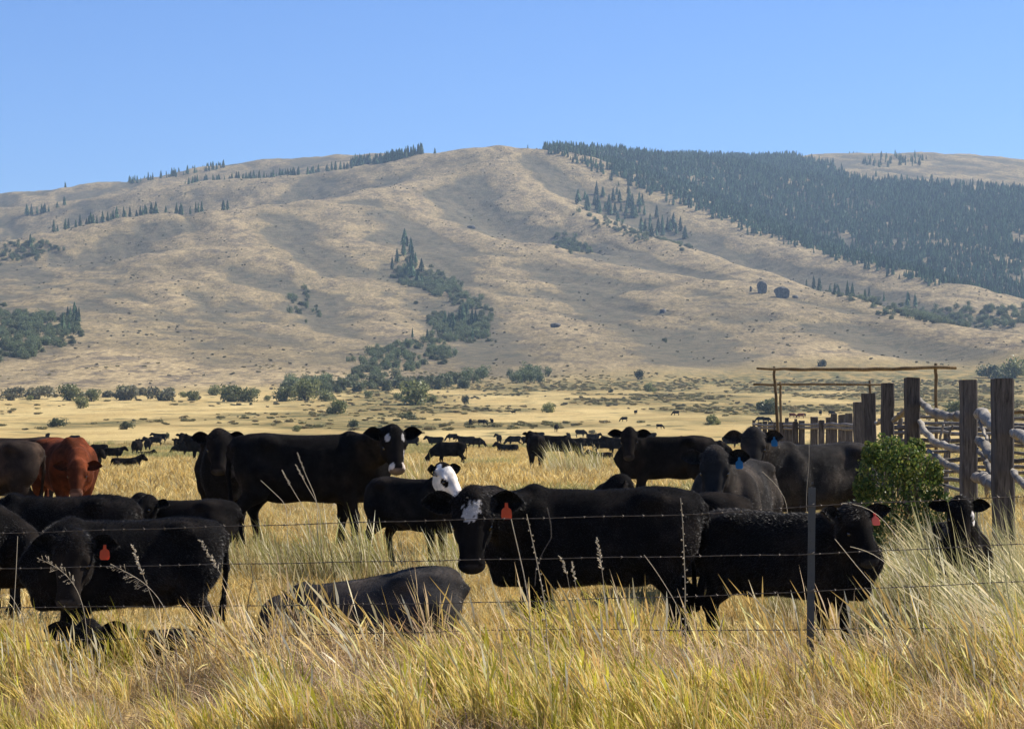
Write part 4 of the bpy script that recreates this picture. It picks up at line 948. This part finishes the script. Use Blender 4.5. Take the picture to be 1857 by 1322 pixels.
# single stems that stand out in front of the cattle
M['stem'] = leafy('dead_stem', .15, .7)
def stem(lab, pts, r, d, kind, name='grass_stalk', cat='grass stalk', col=(.55, .47, .34)):
    g = G(pts[-1][0], d); root_z = g[2]
    W = [P(x, y, d) for x, y in pts]; W.append(np.array([W[-1][0] + .02, d, root_z - .02])); W = np.array(W[::-1]); o0 = W[0].copy(); W = W - o0
    t = np.linspace(0, 1, 24); s = np.concatenate([[0], np.cumsum(np.linalg.norm(np.diff(W, axis=0), axis=1))]); s /= s[-1]
    q = np.stack([np.interp(t, s, W[:, i]) for i in range(3)], 1)
    for _ in range(3): q[1:-1] = (q[:-2] + 2 * q[1:-1] + q[2:]) / 4
    mb = MB(); mb.tube(q, np.linspace(r, r * .55, 24), 5, col, False)
    root = empty(name, o0); tag(root, lab, cat)
    obj('stem', mb.mesh('stem'), M['stem'], root)
    if kind:
        mb = MB(); L = np.linalg.norm(q[-1] - q[0])
        rr = np.random.default_rng(int(pts[0][0]))
        rngs = {'spike': (.80, 1.0, 34, .020), 'panicle': (.72, 1.0, 22, .045), 'bud': (.35, 1.0, 22, .022), 'head': (.86, 1.0, 26, .016)}[kind]
        for i in range(rngs[2]):
            tt = rngs[0] + (rngs[1] - rngs[0]) * (i / rngs[2]); c = np.array([np.interp(tt, t, q[:, k]) for k in range(3)])
            ax = q[-1] - q[-4]; ax /= np.linalg.norm(ax); v = rr.standard_normal(3); v[1] *= .4; v -= ax * (v @ ax); v /= np.linalg.norm(v)
            v = v * .8 + ax * (.6 if kind != 'bud' else .3); v *= rngs[3] * rr.uniform(.6, 1.3) * (1.15 - .5 * (tt - rngs[0]) / (rngs[1] - rngs[0]))
            if kind == 'panicle':
                mb.tube([c, c + v * .6, c + v], [.0012, .001, .0008], 3, col, False)
                for k in range(3):
                    cc = c + v * (.55 + .2 * k) + rr.standard_normal(3) * .003; mb.tube([cc, cc + v * .12, cc + v * .26], [.0008, .0028, .0006], 4, np.array(col) * 1.1, False)
            elif kind == 'bud':
                mb.tube([c, c + v * .5], [.0016, .0012], 3, col, False); mb.tube([c + v * .35, c + v * .7, c + v], [.002, .0062, .001], 5, np.array(col) * 1.05, False)
            else: mb.tube([c, c + v * .5, c + v], [.0012, .0042, .0008], 4, np.array(col) * 1.1, False)
        obj('seed_head', mb.mesh('seed_head'), M['stem'], root)['kind'] = 'stuff'
    return root
stem('tall dead weed with knobbly buds hiding part of the front cow tail', [(1234, 903), (1238, 940), (1240, 1000), (1243, 1060), (1242, 1110)], .0042, 13.5, 'bud', 'dead_weed', 'weed')
stem('dead weed stalk crossing below the red tag of the middle cow', [(927, 941), (937, 985), (950, 1040), (960, 1100)], .0042, 13.4, None, 'dead_weed', 'weed')
stem('branched dead weed with pale tuft between the red tag and the wire stay', [(955, 932), (961, 960), (972, 1010), (984, 1070), (990, 1110)], .0042, 13.45, 'bud', 'dead_weed', 'weed')
stem('thin grass stem with open head left of two others on the middle cow flank', [(1013, 1007), (1024, 1020), (1032, 1060), (1040, 1120)], .002, 13.4, 'head')
stem('short grass stem with plume beside the open headed one', [(1036, 1018), (1040, 1040), (1048, 1080), (1056, 1130)], .002, 13.5, 'head')
stem('grass stem with feathery head at the middle of the middle cow', [(1081, 974), (1087, 1000), (1094, 1050), (1099, 1110)], .0022, 13.45, 'spike')
stem('bare leaning stalk behind the knobbly weed', [(1168, 1006), (1190, 1035), (1215, 1075), (1235, 1110)], .003, 13.5, None)
stem('drooping seed head crossing the face of the orange tagged calf', [(68, 1012), (98, 1024), (122, 1042), (142, 1070), (154, 1110), (158, 1155)], .0021, 13.3, 'panicle')
stem('arching panicle just right of the orange tag', [(200, 1022), (222, 1034), (252, 1048), (285, 1078), (308, 1120), (320, 1165)], .0021, 13.35, 'panicle')
stem('bristly seed spike rising over the ribs of the left calf', [(238, 986), (249, 1012), (262, 1050), (282, 1100), (300, 1160)], .0022, 13.4, 'spike')
stem('thick pale seed spike on the rump of the left calf', [(362, 978), (378, 1004), (400, 1040), (424, 1080), (440, 1130)], .0026, 13.5, 'spike')
stem('straight bare stalk at the left edge beside the calf face', [(32, 972), (29, 1040), (24, 1120)], .0026, 13.5, None)
stem('bent bare stalk curling over at the left edge', [(0, 1082), (8, 1070), (18, 1072), (28, 1095), (44, 1120)], .0022, 13.4, None)
stem('pale straw stalk leaning left in front of the calf by the steel post', [(1514, 977), (1536, 1004), (1560, 1034), (1600, 1080)], .0032, 13.4, None, col=(.68, .60, .42))
stem('pale straw stalk bent towards the nose of the calf by the steel post', [(1542, 991), (1560, 994), (1584, 1003), (1604, 1018), (1640, 1050)], .0032, 13.5, None, col=(.68, .60, .42))
stem('pale stalk leaning low in front of the chest of the right calf', [(1356, 1072), (1376, 1092), (1405, 1120)], .0028, 13.3, None, col=(.68, .60, .42))
stem('long pale stalk arching over the head of the right calf', [(1528, 912), (1552, 912), (1580, 922), (1610, 948), (1650, 1010)], .003, 14.4, None, col=(.66, .58, .42))
stem('tall seed spike standing upright above the steel post', [(1467, 800), (1468, 830), (1466, 860), (1462, 890)], .003, 18.2, None)
stem('leaning stalk crossing the chest of the blue tagged cow', [(1382, 855), (1400, 870), (1418, 892), (1428, 910)], .0036, 18.6, None)
for i, (a, b_) in enumerate((((539, 820), (575, 905)), ((536, 842), (580, 920)), ((511, 852), (560, 935)), ((473, 871), (520, 915)))):
    stem(['tallest of the stalks against the flank of the biggest cow', 'second stalk just below the tallest against the biggest cow', 'stalk lowest left in the fan against the biggest cow', 'stalk lying furthest left across the hind legs of the biggest cow'][i],
         [a, ((a[0] + b_[0]) / 2 - 4, (a[1] + b_[1]) / 2 - 4), b_], .0042, 22.2, 'head' if i < 3 else None)

# ------------------------------------------------------------------ shrubs and trees
def leaf_cloud(mb, c, r, n_, size, cols, squash=1.0, r_=None, shell=.35):
    q = rng.standard_normal((n_, 3)); q /= np.linalg.norm(q, axis=1)[:, None]
    lump = .72 + .5 * vnoise(q[:, 0] * 2.2 + 7, q[:, 1] * 2.2 + q[:, 2] * 1.7 + 3, 3)
    p_ = q * (shell + (1 - shell) * rng.random(n_) ** .5)[:, None] * lump[:, None] * np.array([r, r, r * squash]) + c
    a = rng.standard_normal((n_, 3)); a /= np.linalg.norm(a, axis=1)[:, None]; b_ = np.cross(a, rng.standard_normal((n_, 3))); b_ /= np.linalg.norm(b_, axis=1)[:, None]
    s = size * rng.uniform(.6, 1.3, (n_, 1)); V = np.stack([p_ - a * s, p_ + b_ * s * .6, p_ + a * s, p_ - b_ * s * .6], 1).reshape(-1, 3)
    cols = np.array(cols); cc = cols[rng.integers(0, len(cols), n_)] * rng.uniform(.75, 1.25, (n_, 1))
    mb.add(V, np.arange(4 * n_).reshape(-1, 4), None, np.repeat(cc, 4, 0))
WILLOW = [(.20, .215, .075), (.27, .275, .11), (.15, .17, .065)]; SAGE = [(.17, .165, .09), (.12, .12, .07), (.20, .18, .11)]; JUN = [(.04, .055, .028), (.06, .075, .04)]
ASPEN = [(.15, .185, .085), (.20, .23, .105), (.10, .135, .065)]; DKSHR = [(.11, .13, .06), (.15, .16, .08)]
def shrub_mesh(name, cols, lobes=6, n_=150, size=.09, tall=.8):
    """a unit shrub, 1 m wide, rising from stems"""
    mb = MB()
    for i in range(5):
        a = rng.uniform(0, 6.28); mb.tube([(0, 0, -.1), (.1 * math.cos(a), .1 * math.sin(a), .2 * tall), (.3 * math.cos(a), .3 * math.sin(a), .6 * tall)], [.022, .015, .006], 4, (.09, .075, .06))
    for i in range(lobes):
        a = rng.uniform(0, 6.28); q = .30 * math.sqrt(rng.random()); rr = rng.uniform(.16, .27)
        leaf_cloud(mb, np.array([q * math.cos(a), q * math.sin(a), tall * rng.uniform(.10, .52)]), rr * 1.15, n_, size * rng.uniform(.7, 1.1), cols, tall * 1.1)
    me = mb.mesh(name, False); me.materials.append(M['leaf']); return me
SH = {'willow': [shrub_mesh('willow', WILLOW, 8, 130, .05) for _ in range(4)], 'sage': [shrub_mesh('sagebrush', SAGE, 5, 110, .06, .55) for _ in range(3)],
      'juniper': [shrub_mesh('juniper', JUN, 8, 150, .055, 1.0) for _ in range(2)], 'dark': [shrub_mesh('thicket', DKSHR, 7, 130, .055, .7) for _ in range(3)],
      'aspen': [shrub_mesh('aspen_crown', ASPEN, 8, 90, .055, 1.25) for _ in range(3)]}
def put(name, me, x, yb, wpx, lab, cat, group=None, dmax=2600, d=None):
    d = d or by_base(x, yb, dmax); g = G(x, d); o = bpy.data.objects.new(name, me); C.objects.link(o)
    o.location = g; o.scale = (wpx * 1.05 * d / F,) * 3; o.rotation_euler = (0, 0, random.uniform(0, 6.28)); tag(o, lab, cat, group); return o
shrubs = [ # kind, x, base y, width px, label
 ('willow', 148, 741, 34, 'rounded green shrub nearest on the left edge of the field'), ('willow', 125, 727, 52, 'broad green willow at left above the rounded near shrub'),
 ('willow', 168, 728, 38, 'darker willow touching the broad one at left'), ('willow', 350, 727, 30, 'lone upright willow bush left of the hedge above the biggest cow'),
 ('willow', 418, 729, 50, 'low bright green willow left end of the hedge above the biggest cow'), ('willow', 452, 729, 40, 'low bright green willow right of the first in the hedge'),
 ('willow', 517, 728, 44, 'grey green willow starting the tall middle clump'), ('willow', 555, 726, 66, 'tallest spreading willow of the middle clump'),
 ('willow', 590, 728, 36, 'small round willow at the right of the middle clump'), ('willow', 611, 751, 42, 'yellow green willow standing forward of the middle clump'),
 ('willow', 752, 734, 74, 'big grey green willow mound right of centre left'), ('willow', 722, 727, 24, 'small willow touching the left of the big mound'), ('willow', 785, 730, 22, 'small willow touching the right of the big mound'),
 ('juniper', 842, 733, 20, 'small dark round shrub right of the big willow mound'), ('willow', 668, 721, 20, 'small pale shrub between the clumps in the gold strip'),
 ('juniper', 1157, 689, 22, 'dark round juniper alone at the foot of the hill'), ('willow', 1178, 711, 26, 'thin twiggy shrub right of the dark round juniper'),
 ('dark', 1106, 712, 14, 'small shrub left of the twiggy one below the juniper'), ('willow', 992, 748, 30, 'pale feathery bush alone in the middle of the valley floor'),
 ('juniper', 1491, 664, 17, 'dark round tree on the slope above the gate crossbar'), ('dark', 1392, 752, 48, 'round grey brown shrub behind the left gate pole'),
 ('willow', 1732, 752, 40, 'small green shrub seen between the third and second corral posts'), ('dark', 1795, 686, 50, 'dark bushy thicket at the right edge of the valley'),
 ('willow', 1838, 686, 60, 'green willow at the far right edge of the valley'), ('willow', 1292, 771, 30, 'low green bush above the alert cow back'),
 ('willow', 539, 783, 20, 'little upright yellow green bush above the biggest cow'), ('juniper', 302, 796, 14, 'small ball shaped bush beside the far left cattle cluster'),
 ('dark', 640, 775, 26, 'low dark scrub just beyond the biggest cow'), ('dark', 455, 735, 8, 'tiny post like bush before the hedge'),
 ('sage', 20, 722, 50, 'dull thicket at the left edge below the hill'), ('sage', 70, 724, 56, 'dull thicket second from the left edge'), ('sage', 230, 726, 60, 'low dull scrub right of the left willows'),
 ('sage', 290, 727, 60, 'low dull scrub left of the lone upright willow'), ('dark', 740, 762, 30, 'flat dark weeds in the gold field below the willow mound'), ('dark', 230, 779, 30, 'flat weeds near the tiny grazing cows at left'),
 ('dark', 105, 775, 34, 'flat green weeds above the tiny cows at left'), ('dark', 1205, 620, 12, 'dark bush on the slope above the juniper'),
]
for k, x, yb, w, lab in shrubs: put('shrub', random.choice(SH[k]), x, yb, w, lab, 'shrub')
for i in range(22): put('shrub', random.choice(SH['dark']), 520 + i * 15 + random.uniform(-5, 5), 715 - (i % 3) * 4 - i * .5, random.uniform(30, 44), 'dark streamside thicket in the long band between the hill and the willows', 'shrub', 'dark streamside thickets')
for i in range(26): put('shrub', random.choice(SH['willow'] + SH['sage']), i * 24 + random.uniform(-8, 8), 724 + random.uniform(-8, 3) , random.uniform(14, 32), 'grey green shrub in the low hedge along the foot of the left slope', 'shrub', 'low hedge at the foot of the left slope')
for i in range(26): put('shrub', random.choice(SH['aspen']), random.uniform(835, 1000), random.uniform(682, 696), random.uniform(16, 26), 'slim grey green tree in the grove at the foot of the hill', 'tree', 'grove at the foot of the hill', 1800)
put('tree', SH['aspen'][0], 955, 688, 34, 'tallest crown rising out of the grove at the foot of the hill', 'tree', None, 1800)
put('tree', SH['dark'][0], 420, 712, 22, 'dark tree standing alone above the hedge at left centre', 'tree', None)
for i in range(22): put('shrub', random.choice(SH['aspen']), random.uniform(520, 600), random.uniform(700, 716), random.uniform(20, 30), 'pale grey green tree in the cluster behind the middle willows', 'tree', 'pale trees behind the middle willows', 1500)

# conifers ----------------------------------------------------------------------
def conifer_mesh(name, tiers=7, seg=9, slim=.19, cols=((.075, .120, .048), (.10, .145, .058), (.055, .088, .045))):
    mb = MB(); mb.tube([(0, 0, -.08), (0, 0, .5), (0, 0, .98)], [.022, .015, .003], 5, (.06, .045, .035)); cols = np.array(cols)
    for t in range(tiers):
        z0 = .08 + .84 * t / tiers; z1 = z0 + 1.9 * .84 / tiers; r = slim * (1 - (t / tiers) ** 1.15) + .025
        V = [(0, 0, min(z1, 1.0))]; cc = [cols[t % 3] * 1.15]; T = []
        for j in range(seg * 2):
            a = math.pi * j / seg + rng.uniform(-.15, .15); q = r * (rng.uniform(.85, 1.2) if j % 2 else rng.uniform(.45, .7))
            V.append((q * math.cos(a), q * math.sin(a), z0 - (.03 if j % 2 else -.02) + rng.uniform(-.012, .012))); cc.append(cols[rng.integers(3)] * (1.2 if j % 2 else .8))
            T.append([0, 1 + j, 1 + (j + 1) % (seg * 2)])
        mb.add(V, None, T, np.array(cc))
    me = mb.mesh(name, False); me.materials.append(M['needle']); return me
CON = [conifer_mesh('conifer_a'), conifer_mesh('conifer_b', 6, 8, .23), conifer_mesh('conifer_c', 8, 8, .16)]
# visibility of each sight line, so trees are spread over slopes that show
def seen(X, Y, Z, n=40):
    vis = np.ones(len(X), bool); el = (Z + 6 - CZ) / Y
    for t in np.linspace(.3, .985, n):
        x, y = X * t, Y * t; vis &= (land(x, y) - CZ) / y < el + 1e-4
    return vis
def inpoly(px, py, poly):
    r = np.zeros(px.shape, bool); n_ = len(poly); j = n_ - 1
    for i in range(n_):
        xi, yi = poly[i]; xj, yj = poly[j]
        c = ((yi > py) != (yj > py)) & (px < (xj - xi) * (py - yi) / (yj - yi + 1e-9) + xi); r ^= c; j = i
    return r
def grove(poly, d0, d1, n_, edge=0.0, seed=0):
    """points on the slopes whose sight line falls in an outline of the photo"""
    poly = np.array(poly, float); x0, x1 = poly[:, 0].min(), poly[:, 0].max(); out = []
    tries = 0
    while sum(len(o) for o in out) < n_ and tries < 14:
        m_ = max(n_ * 3, 2000)
        d = np.sqrt(rng.uniform(d0 * d0, d1 * d1, m_)); X = (rng.uniform(x0, x1, m_) - CX) / F * d; Z = land(X, d)
        px = X / d * F + CX; py = HY - (Z - CZ) * F / d
        k = inpoly(px + rng.normal(0, 8, m_), py + rng.normal(0, 3.5, m_), poly)
        if edge: k &= fbm(X / 35, d / 60, 3, 60 + seed) > edge
        k[k] &= seen(X[k], d[k], Z[k]); out.append(np.stack([X, d, Z], 1)[k]); tries += 1
    o = np.vstack(out); return o[:n_]
all_con = []   # (points, height range, label, count limit)
def add_con(pts, hmin, hmax, lab, group): 
    for q in pts: all_con.append((random.uniform(hmin, hmax) * F / q[1], q, lab, group, random.uniform(hmin, hmax)))
def line_con(line, d0, n_, h0, h1, lab, group, jy=2, back=0):
    """conifers along a crest: drops each onto the highest ground on its sight line near that height"""
    line = np.array(line, float)
    for i in range(n_):
        t = random.random(); s = t * (len(line) - 1); k = min(int(s), len(line) - 2); x, y = line[k] + (line[k + 1] - line[k]) * (s - k); y += random.uniform(0, jy)
        dd_ = np.arange(d0[0], d0[1], 12.); X = (x - CX) / F * dd_; Z = land(X, dd_); py = HY - (Z - CZ) * F / dd_
        j = np.argmin(np.abs(py - y)); q = np.array([X[j], dd_[j] + back, Z[j] - back * .1]); hh = random.uniform(h0, h1)
        all_con.append((hh * F / q[1], q, lab, group, hh))
line_con([(234, 333), (300, 322), (360, 312), (408, 304)], (3700, 4300), 80, 6, 10, 'small conifer on the left skyline in the even row', 'conifers in the left skyline row')
line_con([(636, 300), (680, 290), (720, 284), (768, 276)], (3380, 3700), 110, 12, 20, 'tall conifer in the dense stand on the skyline left of the summit', 'conifers left of the summit', 4, 0)
line_con([(335, 334), (420, 327), (520, 318), (640, 304)], (3400, 3700), 110, 6, 11, 'conifer in the long thin row below the left skyline', 'conifers in the long row', 3, 0)
line_con([(786, 278), (792, 276)], (3300, 3500), 2, 6, 8, 'isolated pair of conifers just left of the summit', 'summit conifer pair')
line_con([(118, 343), (120, 343)], (3700, 4200), 2, 7, 9, 'dark conifer poking up alone on the far left skyline', 'far left skyline conifers')
line_con([(85, 412), (160, 402), (250, 388), (300, 380), (366, 378)], (2650, 3100), 46, 8, 17, 'conifer on the left spur crest in an uneven line', 'conifers on the left spur', 3, 0)
line_con([(404, 376), (414, 376)], (2700, 3000), 3, 12, 18, 'conifer of the small group right end of the left spur', 'right end of the left spur')
line_con([(36, 392), (70, 386), (100, 380), (120, 370)], (3000, 3500), 16, 10, 18, 'conifer in the short row at the upper left', 'upper left short row')
line_con([(945, 266), (1000, 270)], (3350, 3450), 5, 4, 7, 'little conifer scattered just right of the summit', 'conifers right of the summit')
line_con([(1540, 284), (1556, 284)], (4700, 5000), 4, 9, 13, 'conifer in the tiny clump on the right bald skyline', 'clump on the right bald skyline')
line_con([(1378, 293), (1450, 288)], (4700, 5000), 24, 9, 14, 'conifer in the skyline clump right of the forested shoulder', 'right skyline clump')
for lab, grp, poly, dr, n_, h in (
   ('conifer at the top of the hollow in the middle of the hill', 'conifers at the top of the middle hollow', [(700, 455), (745, 445), (775, 480), (790, 520), (760, 530), (715, 500)], (2000, 2900), 16, (12, 22)),
   ('dark conifer at the foot of the middle hollow', 'conifers at the foot of the middle hollow', [(800, 580), (870, 575), (885, 615), (830, 620)], (1500, 2400), 12, (10, 18)),
   ('conifer spaced out in the valley right of the boulders', 'conifers right of the boulders', [(1450, 515), (1660, 530), (1660, 560), (1580, 560), (1490, 535)], (2000, 3200), 16, (10, 20)),
   ('conifer in the stand under the right ridge', 'stand under the right ridge', [(1035, 350), (1140, 350), (1230, 405), (1260, 440), (1180, 425), (1060, 380)], (2600, 3500), 60, (12, 22)),
   ('conifer at the right edge of the left hillside grove', 'edge of the left grove', [(110, 575), (155, 580), (150, 600), (100, 610)], (1300, 2300), 9, (10, 15))):
    add_con(grove(poly, dr[0], dr[1], n_), h[0], h[1], lab, grp)
add_con([G(748, by_base(748, 612)), G(775, by_base(775, 618))], 8, 10, 'single small conifer on the open slope below the middle hollow', 'two lone slope conifers')
add_con([G(55, by_base(55, 450, 3200))], 16, 18, 'single spire conifer at the left above the dark scrub patch', None)
all_con.sort(key=lambda t: -t[0])
for i, (_, q, lab, grp, hh) in enumerate(all_con[:296]):
    o = bpy.data.objects.new('conifer_tree', CON[i % 3]); C.objects.link(o); o.location = q - (0, 0, .3); o.rotation_euler = (0, 0, random.uniform(0, 6)); w = random.uniform(.85, 1.2)
    o.scale = (hh * w, hh * w, hh); tag(o, lab, 'conifer', grp)
rest = [t[1] for t in all_con[296:]]
rawc = [raw_obj('forest_conifer_%d' % i, me.copy(), []) for i, me in enumerate(CON)]
forest = np.vstack([grove([(985, 272), (1100, 268), (1200, 282), (1300, 290), (1450, 292), (1500, 305), (1560, 330), (1700, 335), (1870, 350), (1870, 590), (1790, 560), (1740, 530), (1640, 505), (1520, 468), (1380, 425), (1250, 375), (1180, 350), (1110, 320), (1050, 295)], 2400, 5000, 19000, .32, 1),
                    grove([(1230, 286), (1450, 286), (1440, 296), (1240, 296)], 4300, 5050, 500), grove([(1560, 290), (1700, 290), (1640, 300), (1580, 300)], 4000, 5000, 60), np.array(rest).reshape(-1, 3)])
n_ = len(forest)
spread('conifer_forest', rawc, forest - (0, 0, .5), rots(n_, .02, 3), rng.uniform(6, 17, n_) * np.interp(forest[:, 1], [2400, 4000], [.75, 1.05]), rng.integers(0, 3, n_), 'dense blue green conifer forest covering the right hand slopes')
rawa = [raw_obj('scrub_tree_%d' % i, me.copy(), []) for i, me in enumerate(SH['aspen'] + SH['dark'])]
scr = np.vstack([grove([(-60, 580), (20, 565), (120, 580), (150, 595), (120, 625), (40, 650), (-60, 665)], 1200, 2400, 420), grove([(700, 470), (780, 490), (830, 520), (890, 570), (880, 620), (800, 610), (770, 560), (715, 500)], 1500, 2900, 520, .38, 2),
                 grove([(630, 650), (760, 620), (860, 610), (850, 640), (740, 680), (640, 690)], 1000, 2000, 170, .47, 3), grove([(-60, 455), (60, 440), (120, 450), (60, 470), (-60, 475)], 2200, 3000, 160, .3, 4),
                 grove([(520, 530), (560, 530), (590, 580), (540, 580)], 1600, 2600, 26, .5, 5), grove([(960, 420), (1020, 430), (1090, 460), (1040, 458)], 2400, 3000, 90, .4, 6),
                 grove([(1560, 560), (1870, 560), (1870, 600), (1700, 590)], 1700, 3000, 420, .3, 7), grove([(1030, 380), (1180, 425), (1260, 455), (1160, 440)], 2500, 3300, 120, .4, 8),
                 grove([(1490, 520), (1650, 560), (1560, 556)], 1900, 2800, 60, .4, 9)])
n_ = len(scr)
spread('hillside_scrub', rawa, scr - (0, 0, .3), rots(n_, .05, 3), rng.uniform(4, 8.5, n_), rng.integers(0, 6, n_), 'grey green aspen and brush filling the hillside hollows')
raws = [raw_obj('sage_bush_%d' % i, me.copy(), []) for i, me in enumerate(SH['sage'])]
X_ = []
for d0, d1, de, s0 in ((300, 900, .0003, 0), (800, 1500, .0012, 0), (1500, 3400, .0012, 1)):
    q = scatter(d0, d1, de * 1.0, fn=lambda X, d, px: (fbm(X / 45, d / 80, 3, 70) > .47) * 1.0); X_.append(q)
q = np.vstack(X_); n_ = len(q)
spread('sagebrush', raws, q, rots(n_, .05, 3), rng.uniform(1.0, 2.6, n_) * np.interp(q[:, 1], [150, 1000, 3000], [.7, 1.1, 1.5]), rng.integers(0, 3, n_), 'scattered sagebrush dots over valley and slopes')

rawl = [raw_obj('low_scrub_%d' % i, shrub_mesh('low_scrub', c_, 6, 60, .08, .30), []) for i, c_ in enumerate(([(.27, .23, .095), (.20, .18, .075)], [(.33, .26, .11), (.25, .20, .09)], [(.19, .18, .07), (.27, .24, .10)]))]
q = scatter(330, 1350, .034, fn=lambda X, d, px: np.clip((fbm(X / 38, d / 110, 4, 77) - .44) * 5 + (px - 900) / 2600, 0, 1) * np.interp(d, [400, 700], [.1, 1]) * np.interp(px, [0, 700, 1100], [.25, .4, 1])); n_ = len(q)
spread('low_scrub', rawl, q, rots(n_, .03, 3), rng.uniform(.7, 3.0, n_) ** 1.15, rng.integers(0, 3, n_), 'flat olive brown scrub mottling the valley floor')
# green bush by the corral: canes, leaf mass
bush = empty('leafy_bush', G(1622, 24.2)); tag(bush, 'leafy yellow green wild bush between the blue tagged cow and the corral', 'bush')
bush.scale = (.84, .84, 1.06)
mb = MB()
for i in range(16):
    a = rng.uniform(0, 6.28); q = rng.uniform(.15, .5); mb.tube([(0, 0, 0), (q * .4 * math.cos(a), q * .4 * math.sin(a), .45), (q * math.cos(a), q * math.sin(a), rng.uniform(.8, 1.25))], [.012, .008, .003], 4, (.12, .08, .05))
obj('cane', mb.mesh('cane'), M['leaf'], bush)['kind'] = 'stuff'
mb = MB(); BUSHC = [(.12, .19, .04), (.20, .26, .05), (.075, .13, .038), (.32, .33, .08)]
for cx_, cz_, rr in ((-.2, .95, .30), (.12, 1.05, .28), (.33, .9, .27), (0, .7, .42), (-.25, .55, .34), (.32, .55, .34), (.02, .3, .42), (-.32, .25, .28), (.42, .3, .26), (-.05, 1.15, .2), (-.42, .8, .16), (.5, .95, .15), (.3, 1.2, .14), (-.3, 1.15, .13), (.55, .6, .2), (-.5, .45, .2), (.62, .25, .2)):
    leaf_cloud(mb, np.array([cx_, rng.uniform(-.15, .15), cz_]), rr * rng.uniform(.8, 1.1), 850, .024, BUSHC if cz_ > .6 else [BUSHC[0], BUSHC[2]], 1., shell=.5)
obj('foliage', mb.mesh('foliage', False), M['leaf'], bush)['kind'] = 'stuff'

# rocks --------------------------------------------------------------------------
def rock_mesh(seed):
    r = np.random.default_rng(seed); V, Q = [], []; n = 10
    for i in range(n + 1):
        for j in range(16):
            a = math.pi * i / n; b_ = 2 * math.pi * j / 16; v = np.array([math.sin(a) * math.cos(b_), math.sin(a) * math.sin(b_), math.cos(a)])
            V.append(v)
    V = np.array(V)
    for _ in range(9):
        pl = r.standard_normal(3); pl /= np.linalg.norm(pl); h = r.uniform(.35, .7); dd_ = V @ pl; V = np.where((dd_ > h)[:, None], V - pl * (dd_ - h)[:, None], V)
    for i in range(n):
        for j in range(16): Q.append([i * 16 + j, (i + 1) * 16 + j, (i + 1) * 16 + (j + 1) % 16, i * 16 + (j + 1) % 16])
    me = mesh_np('rock', V * .5, Q, None, None, False); me.materials.append(M['rock']); return me
RK = [rock_mesh(3), rock_mesh(5)]
for x, yb, w, h, lab in ((1381, 532, 30, 26, 'pointed dark boulder of the outcrop on the right ridge'), (1417, 540, 42, 24, 'broad dark boulder right of the pointed one on the ridge'), (1361, 529, 10, 12, 'small stone left of the pointed boulder on the ridge'),
                         (1440, 540, 18, 8, 'low flat stone at the right end of the outcrop'), (1007, 594, 28, 9, 'flat pale ledge rock in the middle of the slope'), (1200, 568, 22, 12, 'lone dark boulder on the slope left of the outcrop'), (852, 414, 24, 8, 'dark rocky lip high on the central slope'), (1058, 546, 10, 5, 'small stone on the mid slope right of the middle hollow')):
    d = by_base(x, yb, 3000); g = G(x, d); o = bpy.data.objects.new('boulder', RK[int(x) % 2]); C.objects.link(o)
    o.location = g - (0, 0, h * d / F * .02); o.scale = (w * d / F, w * d / F * .8, h * d / F * 1.7); o.rotation_euler = (0, 0, random.uniform(0, 3)); tag(o, lab, 'rock')

# haze: still air over valley and hills --------------------------------------------
mb = MB(); mb.box((0, 5000, 230), (7600, 8000, 400)); me = mb.mesh('haze', False)
m = bpy.data.materials.new('haze'); m.use_nodes = True; n = m.node_tree.nodes; n.clear(); out = n.new('ShaderNodeOutputMaterial'); pv = n.new('ShaderNodeVolumePrincipled')
pv.inputs['Color'].default_value = (.55, .76, 1.0, 1); pv.inputs['Density'].default_value = HAZE; pv.inputs['Anisotropy'].default_value = .2
m.node_tree.links.new(pv.outputs[0], out.inputs['Volume'])
hz = obj('haze', me, m); hz['kind'] = 'stuff'; hz['label'] = 'thin blue haze over the far hills'
